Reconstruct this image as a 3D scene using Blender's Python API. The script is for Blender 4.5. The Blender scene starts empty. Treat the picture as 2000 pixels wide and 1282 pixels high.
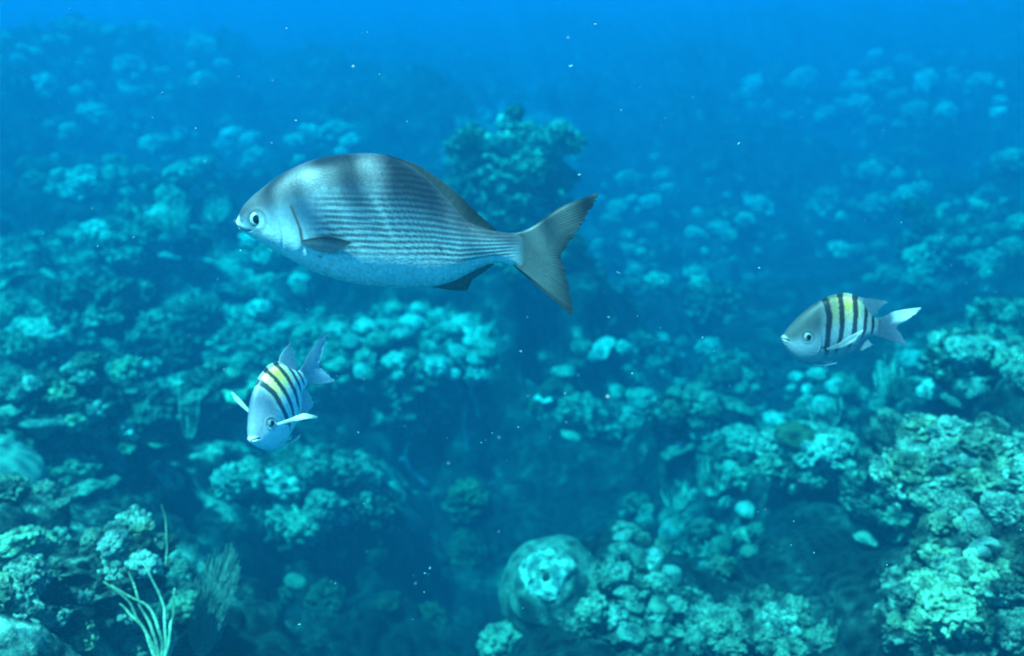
import bpy, math, random
import numpy as np
from mathutils import Vector, Matrix

random.seed(7); RNG = np.random.RandomState(11)
S = bpy.context.scene
COL = S.collection

# ------------------------------------------------------------------ camera
PITCH = math.radians(20.0)
FPX = 1921.0                       # focal length in pixels of the 2000 px wide photo
CAMZ = 2.6
cam_d = bpy.data.cameras.new('camera'); cam = bpy.data.objects.new('camera', cam_d); COL.objects.link(cam)
cam.location = (0, 0, CAMZ); cam.rotation_euler = (math.radians(90) - PITCH, 0, 0)
cam_d.sensor_width = 36.0; cam_d.lens = 36.0 * FPX / 2000.0
cam_d.clip_start = 0.02; cam_d.clip_end = 500
cam_d.dof.use_dof = True; cam_d.dof.focus_distance = 1.35; cam_d.dof.aperture_fstop = 3.6
S.camera = cam
CR = Vector((1, 0, 0)); CF = Vector((0, math.cos(PITCH), -math.sin(PITCH))); CU = Vector((0, math.sin(PITCH), math.cos(PITCH)))
CAM = Vector((0, 0, CAMZ))

# ------------------------------------------------------------------ world, sun, exposure
SUN_EL, SUN_AZ = math.radians(66), math.radians(243)     # azimuth clockwise from +Y
w = bpy.data.worlds.new('World'); S.world = w; w.use_nodes = True
nt = w.node_tree; bg = nt.nodes['Background']
sky = nt.nodes.new('ShaderNodeTexSky'); sky.sky_type = 'NISHITA'; sky.sun_disc = False
sky.sun_elevation = SUN_EL; sky.sun_rotation = SUN_AZ
nt.links.new(sky.outputs[0], bg.inputs[0]); bg.inputs[1].default_value = 0.08
sl = bpy.data.lights.new('sun', 'SUN'); sl.energy = 5.0; sl.angle = math.radians(0.5); sl.color = (1, .96, .9)
sun = bpy.data.objects.new('sun', sl); COL.objects.link(sun)
sdir = Vector((math.sin(SUN_AZ) * math.cos(SUN_EL), math.cos(SUN_AZ) * math.cos(SUN_EL), math.sin(SUN_EL)))
sun.rotation_euler = sdir.to_track_quat('Z', 'Y').to_euler(); sun.location = (0, 0, 12)
S.view_settings.view_transform = 'Standard'; S.view_settings.look = 'None'
S.view_settings.gamma = 1.0; S.view_settings.exposure = 2.42
S.render.engine = 'CYCLES'
cy = S.cycles
cy.use_denoising = True; cy.max_bounces = 8; cy.diffuse_bounces = 2; cy.glossy_bounces = 2
cy.volume_bounces = 2; cy.transmission_bounces = 4; cy.transparent_max_bounces = 16
cy.sample_clamp_indirect = 6.0; cy.caustics_reflective = False; cy.caustics_refractive = False

# ------------------------------------------------------------------ helpers
def tag(o, label=None, cat=None, group=None, kind=None):
    if label: o['label'] = label
    if cat: o['category'] = cat
    if group: o['group'] = group
    if kind: o['kind'] = kind
    return o

def mesh_np(name, V, F, mat=None, parent=None, col=None, smooth=True):
    """V (n,3), F list of (k,4)/(k,3) int arrays -> one mesh object"""
    V = np.asarray(V, dtype=np.float32)
    Fs = F if isinstance(F, list) else [F]
    me = bpy.data.meshes.new(name)
    idx = np.concatenate([f.reshape(-1) for f in Fs]).astype(np.int32)
    cnt = np.concatenate([np.full(len(f), f.shape[1]) for f in Fs]).astype(np.int32)
    st = np.concatenate([[0], np.cumsum(cnt)[:-1]]).astype(np.int32)
    me.vertices.add(len(V)); me.vertices.foreach_set('co', V.reshape(-1))
    me.loops.add(len(idx)); me.loops.foreach_set('vertex_index', idx)
    me.polygons.add(len(cnt)); me.polygons.foreach_set('loop_start', st); me.polygons.foreach_set('loop_total', cnt)
    me.polygons.foreach_set('use_smooth', np.full(len(cnt), smooth))
    me.update(calc_edges=True); me.validate()
    if col is not None:
        a = me.color_attributes.new('pigment', 'FLOAT_COLOR', 'POINT')
        c = np.ones((len(V), 4), np.float32); c[:, :col.shape[1]] = col
        a.data.foreach_set('color', c.reshape(-1))
    if mat: me.materials.append(mat)
    o = bpy.data.objects.new(name, me); COL.objects.link(o)
    if parent: o.parent = parent
    return o

def grid_faces(n, m, close_m=False):
    i = np.arange(n - 1)[:, None]; mm = m if close_m else m - 1
    j = np.arange(mm)[None, :]; j2 = (j + 1) % m
    return np.stack([i * m + j, i * m + j2, (i + 1) * m + j2, (i + 1) * m + j], -1).reshape(-1, 4)

def hash2(ix, iy, k):
    h = (ix.astype(np.int64) * 374761393 + iy.astype(np.int64) * 668265263 + k * 974634777) & 0x7fffffff
    h = ((h ^ (h >> 13)) * 1274126177) & 0x7fffffff
    h = ((h ^ (h >> 15)) * 2246822519) & 0x7fffffff
    return ((h ^ (h >> 16)) & 0xffffff) / float(0xffffff)

def hash3(ix, iy, iz, k):
    return hash2(ix.astype(np.int64) + iz.astype(np.int64) * 7919, iy.astype(np.int64) + iz.astype(np.int64) * 104729, k)

def vnoise(p, k=0):
    i = np.floor(p).astype(np.int64); f = p - i; u = f * f * (3 - 2 * f)
    r = 0
    if p.shape[1] == 2:
        for a in (0, 1):
            for b in (0, 1):
                r = r + hash2(i[:, 0] + a, i[:, 1] + b, k) * np.where(a, u[:, 0], 1 - u[:, 0]) * np.where(b, u[:, 1], 1 - u[:, 1])
    else:
        for a in (0, 1):
            for b in (0, 1):
                for c in (0, 1):
                    r = r + hash3(i[:, 0] + a, i[:, 1] + b, i[:, 2] + c, k) * np.where(a, u[:, 0], 1 - u[:, 0]) * np.where(b, u[:, 1], 1 - u[:, 1]) * np.where(c, u[:, 2], 1 - u[:, 2])
    return r * 2 - 1

def fbm(p, oct=4, k=0):
    r, a = 0, 1.0
    for o in range(oct):
        r = r + a * vnoise(p * 2 ** o, k + o); a *= .5
    return r / 1.9

def domes2(p, cell, k, rmin=.35, rmax=.75, keep=1.0):
    """height of overlapping rounded knobs scattered one per cell"""
    q = p / cell; i = np.floor(q).astype(np.int64); best = np.zeros(len(p))
    for a in (-1, 0, 1):
        for b in (-1, 0, 1):
            cx, cy_ = i[:, 0] + a, i[:, 1] + b
            jx, jy = cx + hash2(cx, cy_, k), cy_ + hash2(cx, cy_, k + 1)
            R = rmin + (rmax - rmin) * hash2(cx, cy_, k + 2)
            on = hash2(cx, cy_, k + 3) < keep
            d2 = (q[:, 0] - jx) ** 2 + (q[:, 1] - jy) ** 2
            h = np.where(on, np.sqrt(np.maximum(0, R * R - d2)), 0)
            best = np.maximum(best, h)
    return best * cell

def domes3(p, cell, k, rmin=.4, rmax=.8, keep=1.0):
    q = p / cell; i = np.floor(q).astype(np.int64); best = np.zeros(len(p))
    for a in (-1, 0, 1):
        for b in (-1, 0, 1):
            for c in (-1, 0, 1):
                cx, cy_, cz = i[:, 0] + a, i[:, 1] + b, i[:, 2] + c
                d2 = (q[:, 0] - cx - hash3(cx, cy_, cz, k)) ** 2 + (q[:, 1] - cy_ - hash3(cx, cy_, cz, k + 1)) ** 2 + (q[:, 2] - cz - hash3(cx, cy_, cz, k + 2)) ** 2
                R = rmin + (rmax - rmin) * hash3(cx, cy_, cz, k + 3)
                on = hash3(cx, cy_, cz, k + 4) < keep
                best = np.maximum(best, np.where(on, np.sqrt(np.maximum(0, R * R - d2)), 0))
    return best * cell

def sstep(a, b, x): t = np.clip((x - a) / (b - a), 0, 1); return t * t * (3 - 2 * t)
def interp(pts, x):
    p = np.array(pts, float)
    # smooth (Catmull-like) interpolation through the traced points
    xs, ys = p[:, 0], p[:, 1]; m = np.gradient(ys, xs)
    i = np.clip(np.searchsorted(xs, x) - 1, 0, len(xs) - 2); h = xs[i + 1] - xs[i]; t = np.clip((x - xs[i]) / h, 0, 1)
    return ys[i] * (2 * t**3 - 3 * t**2 + 1) + h * m[i] * (t**3 - 2 * t**2 + t) + ys[i + 1] * (-2 * t**3 + 3 * t**2) + h * m[i + 1] * (t**3 - t**2)

def ray(px, py):
    return (CF + CR * ((px - 1000) / FPX) - CU * ((py - 641) / FPX))
def at_depth(px, py, D):           # point seen at a photo pixel, D metres in front of the lens plane
    return CAM + ray(px, py) * D
def at_range(px, py, r):
    return CAM + ray(px, py).normalized() * r
def to_px(p):
    v = Vector(p) - CAM; d = v.dot(CF)
    return 1000 + FPX * v.dot(CR) / d, 641 - FPX * v.dot(CU) / d, d

# ------------------------------------------------------------------ materials
def new_mat(name):
    m = bpy.data.materials.new(name); m.use_nodes = True
    return m, m.node_tree, m.node_tree.nodes['Principled BSDF']

def ramp(nt, fac, stops):
    r = nt.nodes.new('ShaderNodeValToRGB'); e = r.color_ramp.elements
    while len(e) < len(stops): e.new(.5)
    for el, (p, c) in zip(e, stops): el.position = p; el.color = (*c, 1)
    nt.links.new(fac, r.inputs[0]); return r.outputs[0]

def noise_node(nt, vec, scale, detail=4, rough=.6, typ='noise'):
    n = nt.nodes.new('ShaderNodeTexNoise' if typ == 'noise' else 'ShaderNodeTexVoronoi')
    n.inputs['Scale'].default_value = scale
    if typ == 'noise': n.inputs['Detail'].default_value = detail; n.inputs['Roughness'].default_value = rough
    nt.links.new(vec, n.inputs['Vector']); return n.outputs[0]

def coral_mat(name, c1, c2, c3, patch=6, polyp=60, contrast=(.38, .5, .64), bump=.6, bdist=.02, object_space=True):
    m, nt, p = new_mat(name)
    tc = nt.nodes.new('ShaderNodeTexCoord')
    oi = nt.nodes.new('ShaderNodeObjectInfo')
    vec = tc.outputs['Object']
    if object_space:
        ad = nt.nodes.new('ShaderNodeVectorMath'); ad.operation = 'ADD'
        mu = nt.nodes.new('ShaderNodeVectorMath'); mu.operation = 'SCALE'; mu.inputs[3].default_value = 37.0
        cb = nt.nodes.new('ShaderNodeCombineXYZ')
        for k in range(3): nt.links.new(oi.outputs['Random'], cb.inputs[k])
        nt.links.new(cb.outputs[0], mu.inputs[0]); nt.links.new(vec, ad.inputs[0]); nt.links.new(mu.outputs[0], ad.inputs[1])
        vec = ad.outputs[0]
    n1 = noise_node(nt, vec, patch, 6, .68)
    base = ramp(nt, n1, [(contrast[0], c3), (contrast[1], c2), (contrast[2], c1)])
    n2 = noise_node(nt, vec, polyp, 3, .6)
    f2 = ramp(nt, n2, [(.3, (.5, .5, .5)), (.7, (1.25, 1.25, 1.25))])
    mx = nt.nodes.new('ShaderNodeMix'); mx.data_type = 'RGBA'; mx.blend_type = 'MULTIPLY'; mx.inputs[0].default_value = 1
    nt.links.new(base, mx.inputs[6]); nt.links.new(f2, mx.inputs[7])
    hs = nt.nodes.new('ShaderNodeHueSaturation')
    mr = nt.nodes.new('ShaderNodeMapRange'); mr.inputs[3].default_value = .5; mr.inputs[4].default_value = 1.3
    nt.links.new(oi.outputs['Random'], mr.inputs[0]); nt.links.new(mr.outputs[0], hs.inputs['Value'])
    nt.links.new(mx.outputs[2], hs.inputs['Color']); nt.links.new(hs.outputs[0], p.inputs['Base Color'])
    b1 = nt.nodes.new('ShaderNodeBump'); b1.inputs['Strength'].default_value = bump; b1.inputs['Distance'].default_value = bdist
    n3 = noise_node(nt, vec, patch * 3.2, 6, .7); nt.links.new(n3, b1.inputs['Height'])
    b2 = nt.nodes.new('ShaderNodeBump'); b2.inputs['Strength'].default_value = bump; b2.inputs['Distance'].default_value = bdist * .3
    nt.links.new(n2, b2.inputs['Height']); nt.links.new(b1.outputs[0], b2.inputs['Normal'])
    nt.links.new(b2.outputs[0], p.inputs['Normal'])
    p.inputs['Roughness'].default_value = .85; p.inputs['Specular IOR Level'].default_value = .2
    return m

M = {}
M['seabed'] = coral_mat('seabed_rock', (.12, .13, .11), (.035, .04, .035), (.010, .012, .012), 4.5, 40, (.47, .57, .72), .9, .05, False)
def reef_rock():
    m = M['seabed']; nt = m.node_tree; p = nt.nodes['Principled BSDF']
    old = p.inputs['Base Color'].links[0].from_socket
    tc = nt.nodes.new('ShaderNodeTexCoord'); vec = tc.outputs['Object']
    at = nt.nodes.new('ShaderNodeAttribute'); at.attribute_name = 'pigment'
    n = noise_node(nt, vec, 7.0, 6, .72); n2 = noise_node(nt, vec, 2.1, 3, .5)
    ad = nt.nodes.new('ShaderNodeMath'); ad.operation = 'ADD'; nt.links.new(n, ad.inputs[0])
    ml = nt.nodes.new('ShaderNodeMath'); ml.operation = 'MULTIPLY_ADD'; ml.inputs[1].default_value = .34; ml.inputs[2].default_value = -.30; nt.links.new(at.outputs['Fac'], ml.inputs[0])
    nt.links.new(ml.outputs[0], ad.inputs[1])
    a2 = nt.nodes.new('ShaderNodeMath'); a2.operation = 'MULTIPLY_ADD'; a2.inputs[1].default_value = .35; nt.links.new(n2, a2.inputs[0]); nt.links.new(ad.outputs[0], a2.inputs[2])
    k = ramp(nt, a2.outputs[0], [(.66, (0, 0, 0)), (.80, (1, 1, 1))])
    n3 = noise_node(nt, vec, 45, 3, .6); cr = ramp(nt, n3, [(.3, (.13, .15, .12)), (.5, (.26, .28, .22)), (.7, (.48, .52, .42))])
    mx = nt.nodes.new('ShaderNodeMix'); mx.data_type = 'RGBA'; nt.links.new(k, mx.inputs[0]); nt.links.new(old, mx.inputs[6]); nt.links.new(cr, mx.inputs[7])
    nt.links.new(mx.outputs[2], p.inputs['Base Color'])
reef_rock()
M['pale'] = coral_mat('pale_coral', (.66, .70, .60), (.42, .45, .37), (.08, .09, .075), 9, 90, (.36, .46, .58))
M['tan'] = coral_mat('tan_coral', (.46, .46, .34), (.27, .27, .20), (.05, .055, .045), 6, 80, (.34, .47, .6))
M['straw'] = coral_mat('straw_coral', (.82, .78, .52), (.50, .48, .30), (.06, .06, .04), 7, 90, (.36, .47, .58), .7, .02)
M['olive'] = coral_mat('olive_coral', (.28, .32, .22), (.13, .15, .11), (.03, .035, .03), 6, 70, (.36, .5, .64))
M['mottled'] = coral_mat('mottled_coral', (.70, .74, .60), (.32, .34, .26), (.045, .05, .042), 7, 90, (.38, .49, .62), .6, .02)
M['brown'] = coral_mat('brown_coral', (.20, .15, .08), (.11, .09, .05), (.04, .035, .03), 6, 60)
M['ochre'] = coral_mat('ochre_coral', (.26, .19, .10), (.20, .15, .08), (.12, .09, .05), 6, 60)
M['sponge'] = coral_mat('sponge_skin', (.23, .24, .20), (.21, .22, .18), (.18, .19, .16), 5, 60, (.3, .5, .7), .35)
M['palesponge'] = coral_mat('pale_sponge', (.60, .64, .54), (.5, .54, .44), (.34, .37, .3), 9, 60, (.3, .42, .55), .6, .015)
M['darkrock'] = coral_mat('overgrown_rock', (.40, .43, .34), (.11, .12, .095), (.02, .022, .02), 5, 60, (.40, .51, .64), .7, .025)
M['rods'] = coral_mat('sea_rod_skin', (.40, .42, .32), (.32, .34, .26), (.2, .22, .16), 20, 200, (.3, .5, .7), .4, .005)
M['rope'] = coral_mat('rope_sponge_skin', (.07, .10, .14), (.055, .08, .11), (.03, .05, .07), 9, 60)
M['gorgonian'] = coral_mat('gorgonian_skin', (.72, .68, .42), (.60, .55, .34), (.40, .36, .22), 20, 200, (.3, .5, .7), .4, .005)
M['plume'] = coral_mat('plume_skin', (.60, .62, .48), (.48, .50, .38), (.30, .31, .24), 20, 200, (.3, .5, .7), .4, .005)

# ------------------------------------------------------------------ the seabed
# (px, py, range) : where the reef surface lies in the water, metres from the diver
CTRL = [
 (-150,1300,2.6),(0,1280,2.6),(150,1290,2.7),(330,1290,2.9),(0,1160,2.95),(200,1130,3.1),(370,1150,3.25),(-100,1040,3.4),(60,1040,3.4),(230,1030,3.5),(340,1060,3.6),
 (460,1290,4.3),(520,1180,4.55),(440,1060,4.2),(300,960,4.7),(130,960,4.2),(-60,930,4.1),
 (480,1030,4.35),(600,1040,4.4),(720,1040,4.6),(480,930,4.6),(600,900,4.7),(720,960,4.75),(800,1030,4.9),
 (650,1290,4.9),(650,1150,5.0),(850,1290,5.0),(850,1150,5.3),(820,1000,5.8),(860,880,6.1),(1000,1290,4.7),(1000,1190,5.0),(960,1000,5.8),
 (680,870,5.7),(620,800,5.7),(750,780,5.9),(900,780,5.95),(650,740,5.8),(800,740,6.0),(930,730,6.1),(700,640,6.3),(850,640,6.3),(600,640,6.4),
 (1080,1120,4.8),(1090,1010,5.3),(1150,1290,3.1),(1180,1180,3.35),(1250,1150,3.5),(1320,1250,3.3),(1400,1290,3.15),(1560,1290,3.1),(1500,1220,3.4),
 (1050,880,6.6),(1120,760,7.3),(1060,700,7.6),(1200,900,5.9),(1200,1020,5.1),(1330,1050,4.8),(1420,1030,4.7),(1400,1120,4.5),(1520,1100,5.0),(1560,1180,4.9),
 (1350,900,4.9),(1420,880,4.8),(1520,860,4.4),(1620,880,4.2),(1560,960,4.6),(1650,1000,4.3),(1700,1290,3.9),(1700,1180,4.2),(1640,1090,4.4),
 (1750,950,3.7),(1800,880,3.6),(1900,900,3.3),(2050,950,3.1),(1900,1000,3.1),(2000,1100,2.8),(1850,1150,3.2),(1950,1290,2.9),(1780,1230,3.7),(2150,1200,2.6),
 (1700,830,4.4),(1800,820,4.5),(1900,800,4.4),(2050,780,4.0),(1850,770,5.2),(1780,720,6.0),(1950,700,5.0),(2100,650,4.6),(1980,640,5.6),
 (250,860,4.9),(120,850,4.6),(0,820,4.6),(400,830,5.2),(0,730,5.2),(150,740,5.4),(300,740,5.6),(450,720,5.9),(50,640,6.0),(200,640,6.3),(330,640,6.6),(480,640,6.6),
 (180,560,7.0),(300,550,7.4),(450,560,7.4),(550,560,7.6),(60,520,7.4),(200,480,8.2),(320,420,8.6),(400,440,8.6),(500,480,8.6),(620,520,8.6),(30,440,9.5),(150,420,10.5),(80,380,11.),
 (820,560,6.7),(960,620,6.4),(880,520,6.6),(1010,520,6.6),(1090,560,6.7),(1000,255,6.6),(1055,275,6.6),(935,285,6.6),(1095,335,6.6),(885,365,6.6),(1000,360,6.5),(1010,460,6.5),(1090,450,6.6),(900,450,6.5),(1000,300,6.6),(1050,390,6.5),(950,330,6.5),
 (1180,560,10.),(1140,660,8.6),(1250,620,8.9),(1300,700,7.6),(1400,720,7.2),(1250,800,6.4),(1350,800,6.2),(1480,780,6.2),(1600,800,5.8),(1500,680,7.8),(1600,700,7.6),(1700,640,8.0),
 (1400,600,10.),(1300,520,11.),(1200,440,12.5),(1300,400,13.5),(1450,480,12.),(1480,400,14.),(1420,330,17.),(1180,360,15.),
 (1600,540,10.5),(1700,500,12.),(1850,560,9.5),(1950,480,9.5),(2100,470,8.5),(1750,350,17.),(1700,420,15.5),(1980,330,12.5),(1900,400,13.5),(1600,300,24.),(1850,250,24.),
 (1750,200,28.),(1900,160,30.),(1550,180,34.),(1300,220,26.),(1350,150,32.),(1150,220,28.),(2100,130,26.),
 (650,280,15.),(760,220,17.),(600,300,15.),(500,240,19.),(400,320,15.),(250,300,16.),(100,260,17.),(0,220,16.),(-100,200,15.),(200,190,21.),(350,180,24.),(130,90,24.),(250,90,26.),(40,120,21.),(330,130,28.),
 (600,120,45.),(900,100,50.),(1200,80,50.),(1600,60,50.),(2000,60,46.),(700,330,12.5),(800,400,11.),(560,420,10.5),(450,370,11.5),(300,360,12.5),
]
CTRL = [(x, y, r if r < 12 else 12 + (r - 12) * .42) for x, y, r in CTRL]
CP = np.array([tuple(at_range(*c)) for c in CTRL])
CL = np.stack([np.arctan2(CP[:, 0], CP[:, 1]), np.log(np.hypot(CP[:, 0], CP[:, 1])) * .55], 1)
def base_h(x, y):
    x = np.asarray(x, float); y = np.asarray(y, float)
    L = np.stack([np.arctan2(x, y), np.log(np.hypot(x, y) + 1e-6) * .55], -1)
    out = np.empty(x.shape[0])
    for a in range(0, len(x), 40000):
        d2 = ((L[a:a + 40000, None, :] - CL[None]) ** 2).sum(-1)
        wt = 1 / (d2 + .0006) ** 1.9
        out[a:a + 40000] = (wt * CP[:, 2]).sum(1) / wt.sum(1)
    return out
def detail_h(x, y):
    p = np.stack([x, y], 1); r = np.hypot(x, y)
    wob = np.stack([fbm(p * 1.7, 3, 50), fbm(p * 1.7 + 9, 3, 60)], 1) * .22
    q = p + wob
    w_ = np.clip((r - 5) / 10, 0, 1)
    big = domes2(q, 1.0, 3, .35, .7, .7) * (.2 + .5 * w_) + fbm(p * .8, 3, 4) * (.08 + .3 * w_)
    return big + domes2(q, .40, 13, .3, .72, .6) * .45 + fbm(p * 7, 3, 90) * .02
def hit(px, py):                         # where the line of sight through a photo pixel meets the reef
    d = ray(px, py).normalized()
    ok, loc, nrm, idx, ob_, mx_ = S.ray_cast(bpy.context.view_layer.depsgraph, CAM, d, distance=80)
    if not ok: loc = CAM + d * 40
    return loc, (loc - CAM).length

# ---- scattered populations: (zone phrase, cx, cy, rx, ry, n, wmin, wmax, kinds, mats)
ZONES = [
 ('the near left corner', 190,1150,230,130,34, 40,105, ['knobby','ragged','clump','knobby'], ['pale','mottled','straw','tan']),
 ('the slope behind that left corner', 110,940,150,60,10, 40,100, ['knobby','plate','ragged'], ['tan','mottled','olive']),
 ('the packed rounded coral bank', 790,675,165,75,34, 26,62, ['boulder','knobby','knobby','boulder'], ['pale','tan','pale','mottled']),
 ('the lower edge of the bank', 700,755,130,30,12, 20,42, ['knobby','clump'], ['tan','pale']),
 ('the hump under the nose-down fish', 600,965,170,75,26, 30,90, ['ragged','knobby','clump','ragged'], ['mottled','tan','mottled','pale']),
 ('the left middle slope', 240,730,280,145,66, 26,85, ['knobby','ragged','plate','clump'], ['tan','mottled','olive','pale','straw']),
 ('the slope beside the rounded bank', 430,640,130,80,26, 25,75, ['knobby','clump','ragged'], ['tan','pale','olive']),
 ('the far left ridge', 270,480,160,60,18, 25,75, ['ragged','knobby','plate'], ['mottled','pale','olive']),
 ('the rise under the big fish', 560,520,90,50,10, 30,70, ['boulder','knobby'], ['pale','tan']),
 ('the pillar behind the big fish', 1000,290,125,75,40, 22,66, ['ragged','knobby','ragged'], ['mottled','pale','olive']),
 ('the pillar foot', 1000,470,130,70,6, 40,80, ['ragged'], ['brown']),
 ('the near right bank', 1880,960,170,130,46, 35,105, ['ragged','knobby','knobby','boulder'], ['straw','pale','tan','mottled']),
 ('the near right corner', 1880,1160,150,110,28, 40,110, ['ragged','knobby','knobby'], ['mottled','straw','olive']),
 ('the right ledge', 1520,880,150,55,22, 30,100, ['ragged','plate','knobby'], ['mottled','pale','tan']),
 ('the bottom right mound', 1230,1170,100,90,28, 25,70, ['knobby','boulder','clump'], ['pale','tan','mottled']),
 ('the bottom edge right of centre', 1480,1235,140,50,18, 35,90, ['ragged','knobby'], ['mottled','tan']),
 ('the slope above the bottom mound', 1340,1050,140,90,20, 25,75, ['knobby','ragged','boulder'], ['tan','olive','pale']),
 ('the mid channel rubble', 1250,760,210,120,36, 25,80, ['knobby','ragged','plate','boulder'], ['tan','pale','olive']),
 ('the rubble under the right fish', 1620,780,180,60,18, 25,70, ['knobby','ragged','boulder'], ['tan','pale','olive']),
 ('the far right shoulder', 1900,700,130,60,14, 30,80, ['knobby','boulder','ragged'], ['pale','tan']),
 ('the far reef past the tail', 1330,430,200,130,44, 16,55, ['knobby','ragged','ragged'], ['mottled','tan','pale']),
 ('the far reef at right', 1800,430,220,130,44, 25,70, ['knobby','ragged','ragged'], ['mottled','tan','olive']),
 ('the faint upper right reef', 1700,190,290,80,34, 18,60, ['ragged','knobby'], ['mottled','tan','pale']),
 ('the faint upper left reef', 220,120,240,80,34, 18,60, ['ragged','knobby'], ['mottled','pale']),
 ('the far reef at left', 250,300,260,90,36, 20,64, ['knobby','ragged'], ['mottled','pale','tan']),
 ('the far reef above the big fish', 650,280,90,60,8, 25,70, ['ragged','knobby'], ['pale']),
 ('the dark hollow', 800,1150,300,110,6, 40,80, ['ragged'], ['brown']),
]
az = np.concatenate([np.linspace(-180, -46, 30, endpoint=False), np.linspace(-46, 46, 860, endpoint=False), np.linspace(46, 180, 30, endpoint=False)])
az = np.radians(az)
rr = np.concatenate([[.05, .3, .7, 1.2], np.geomspace(1.6, 90, 900)])
A, R = np.meshgrid(az, rr); X = (np.sin(A) * R).ravel(); Y = (np.cos(A) * R).ravel()
Zb = base_h(X, Y); Z = Zb + detail_h(X, Y)
P = np.stack([X, Y, Z], 1)
amp = (.05 * np.clip(np.hypot(X, Y) / 5, .5, 3))[:, None]
P[:, :2] += np.stack([fbm(P * 4.0, 2, 101), fbm(P * 4.0 + 5, 2, 111)], 1) * amp
G3 = P.reshape(len(rr), len(az), 3); N3 = np.cross(np.roll(G3, -1, 1) - np.roll(G3, 1, 1), np.gradient(G3, axis=0)).reshape(-1, 3)
N3 /= np.linalg.norm(N3, axis=1)[:, None] + 1e-12; N3 *= np.sign(N3[:, 2:3] + 1e-9)
r_ = np.hypot(X, Y); near = (np.abs(np.arctan2(X, Y)) < math.radians(50)) & (r_ > 1.5) & (r_ < 30)
dd = np.zeros(len(P)); Q = P[near] + fbm(P[near] * 3, 2, 7)[:, None] * .06
msk = np.clip(fbm(P[near] * 1.1, 3, 71) * 1.6 + .7, .2, 1.2)
dd[near] = (domes3(Q, .30, 201, .35, .75, .6) * .42 + domes3(Q, .115, 221, .35, .8, .65) * .75) * msk + fbm(Q * 22, 2, 231) * .010
P += N3 * dd[:, None]
P = np.concatenate([P, [[0, 0, Zb[0]]]])
F1 = grid_faces(len(rr), len(az), True)[:, ::-1]
nA = len(az); F2 = np.stack([np.arange(nA), (np.arange(nA) + 1) % nA, np.full(nA, len(P) - 1)], 1)[:, ::-1]
VD = (P - np.array(CAM)) @ np.array(CF); VX = 1000 + FPX * (P @ np.array(CR)) / np.maximum(VD, .1); VY = 641 - FPX * ((P - np.array(CAM)) @ np.array(CU)) / np.maximum(VD, .1)
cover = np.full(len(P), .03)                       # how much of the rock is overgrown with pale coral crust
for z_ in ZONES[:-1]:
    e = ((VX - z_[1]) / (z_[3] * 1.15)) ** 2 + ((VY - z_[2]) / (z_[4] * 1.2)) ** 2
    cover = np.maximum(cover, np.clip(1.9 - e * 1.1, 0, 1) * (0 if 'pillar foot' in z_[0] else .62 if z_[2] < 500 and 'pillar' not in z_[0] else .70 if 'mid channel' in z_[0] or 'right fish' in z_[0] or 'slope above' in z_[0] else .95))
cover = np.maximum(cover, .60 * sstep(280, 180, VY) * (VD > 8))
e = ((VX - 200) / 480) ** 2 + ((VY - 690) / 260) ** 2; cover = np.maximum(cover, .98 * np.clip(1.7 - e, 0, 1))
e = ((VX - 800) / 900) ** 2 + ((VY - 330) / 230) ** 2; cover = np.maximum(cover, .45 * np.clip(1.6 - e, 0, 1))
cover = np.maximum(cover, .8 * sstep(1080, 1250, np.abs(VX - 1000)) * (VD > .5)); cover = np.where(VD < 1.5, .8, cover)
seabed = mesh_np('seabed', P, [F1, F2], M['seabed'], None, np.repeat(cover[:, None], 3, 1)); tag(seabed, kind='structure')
bpy.context.view_layer.update()

# ------------------------------------------------------------------ coral shapes
def ico(sub):
    import bmesh
    bm = bmesh.new(); bmesh.ops.create_icosphere(bm, subdivisions=sub, radius=1)
    V = np.array([v.co[:] for v in bm.verts]); F = np.array([[v.index for v in f.verts] for f in bm.faces]); bm.free()
    return V, F
ICO5 = ico(6); ICO4 = ico(5); ICO3 = ico(3)

def shape_knobby(k, flat=.75, cell=.42, amp=.5):      # mulberry-like star coral head, unit size
    V, F = ICO5; D = V.copy()
    r = 1 + .35 * fbm(D * 1.1 + k, 3, k) 
    P = D * r[:, None]
    d = domes3(P * 1.0 + k * 3.1, cell, k * 7 + 1, .45, .85, .85)
    d2 = domes3(P + k, cell * .38, k * 7 + 3, .4, .8, .7)
    P = D * (r * .72 + d * amp * 1.6 + d2 * .35 + .03 * fbm(D * 9, 3, k))[:, None]
    P[:, 2] *= flat
    return P, F
def shape_boulder(k, flat=.8):                        # smooth dome
    V, F = ICO4; D = V.copy()
    r = 1 + .22 * fbm(D * 1.3 + k, 3, k) + .04 * fbm(D * 6 + k, 3, k + 3)
    P = D * r[:, None]; P[:, 2] = np.where(P[:, 2] < 0, P[:, 2] * .5, P[:, 2]) * flat
    return P, F
def shape_ragged(k, flat=.7):                         # eroded, holey rock with algae and coral crust
    V, F = ICO5; D = V.copy()
    n = fbm(D * 1.4 + k, 2, k); rid = 1 - np.abs(fbm(D * 2.6 + k, 4, k + 5)) * 2
    r = .7 + .35 * n + .34 * np.clip(rid, 0, 1) ** 2 + .60 * domes3(D + k, .36, k * 5, .4, .8, .7) + .03 * fbm(D * 9, 3, k)
    P = D * r[:, None]
    P += .12 * np.stack([fbm(P * 3 + 7, 2, k), fbm(P * 3 + 17, 2, k), fbm(P * 3 + 27, 2, k)], 1)
    P[:, 2] *= flat
    return P, F
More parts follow.
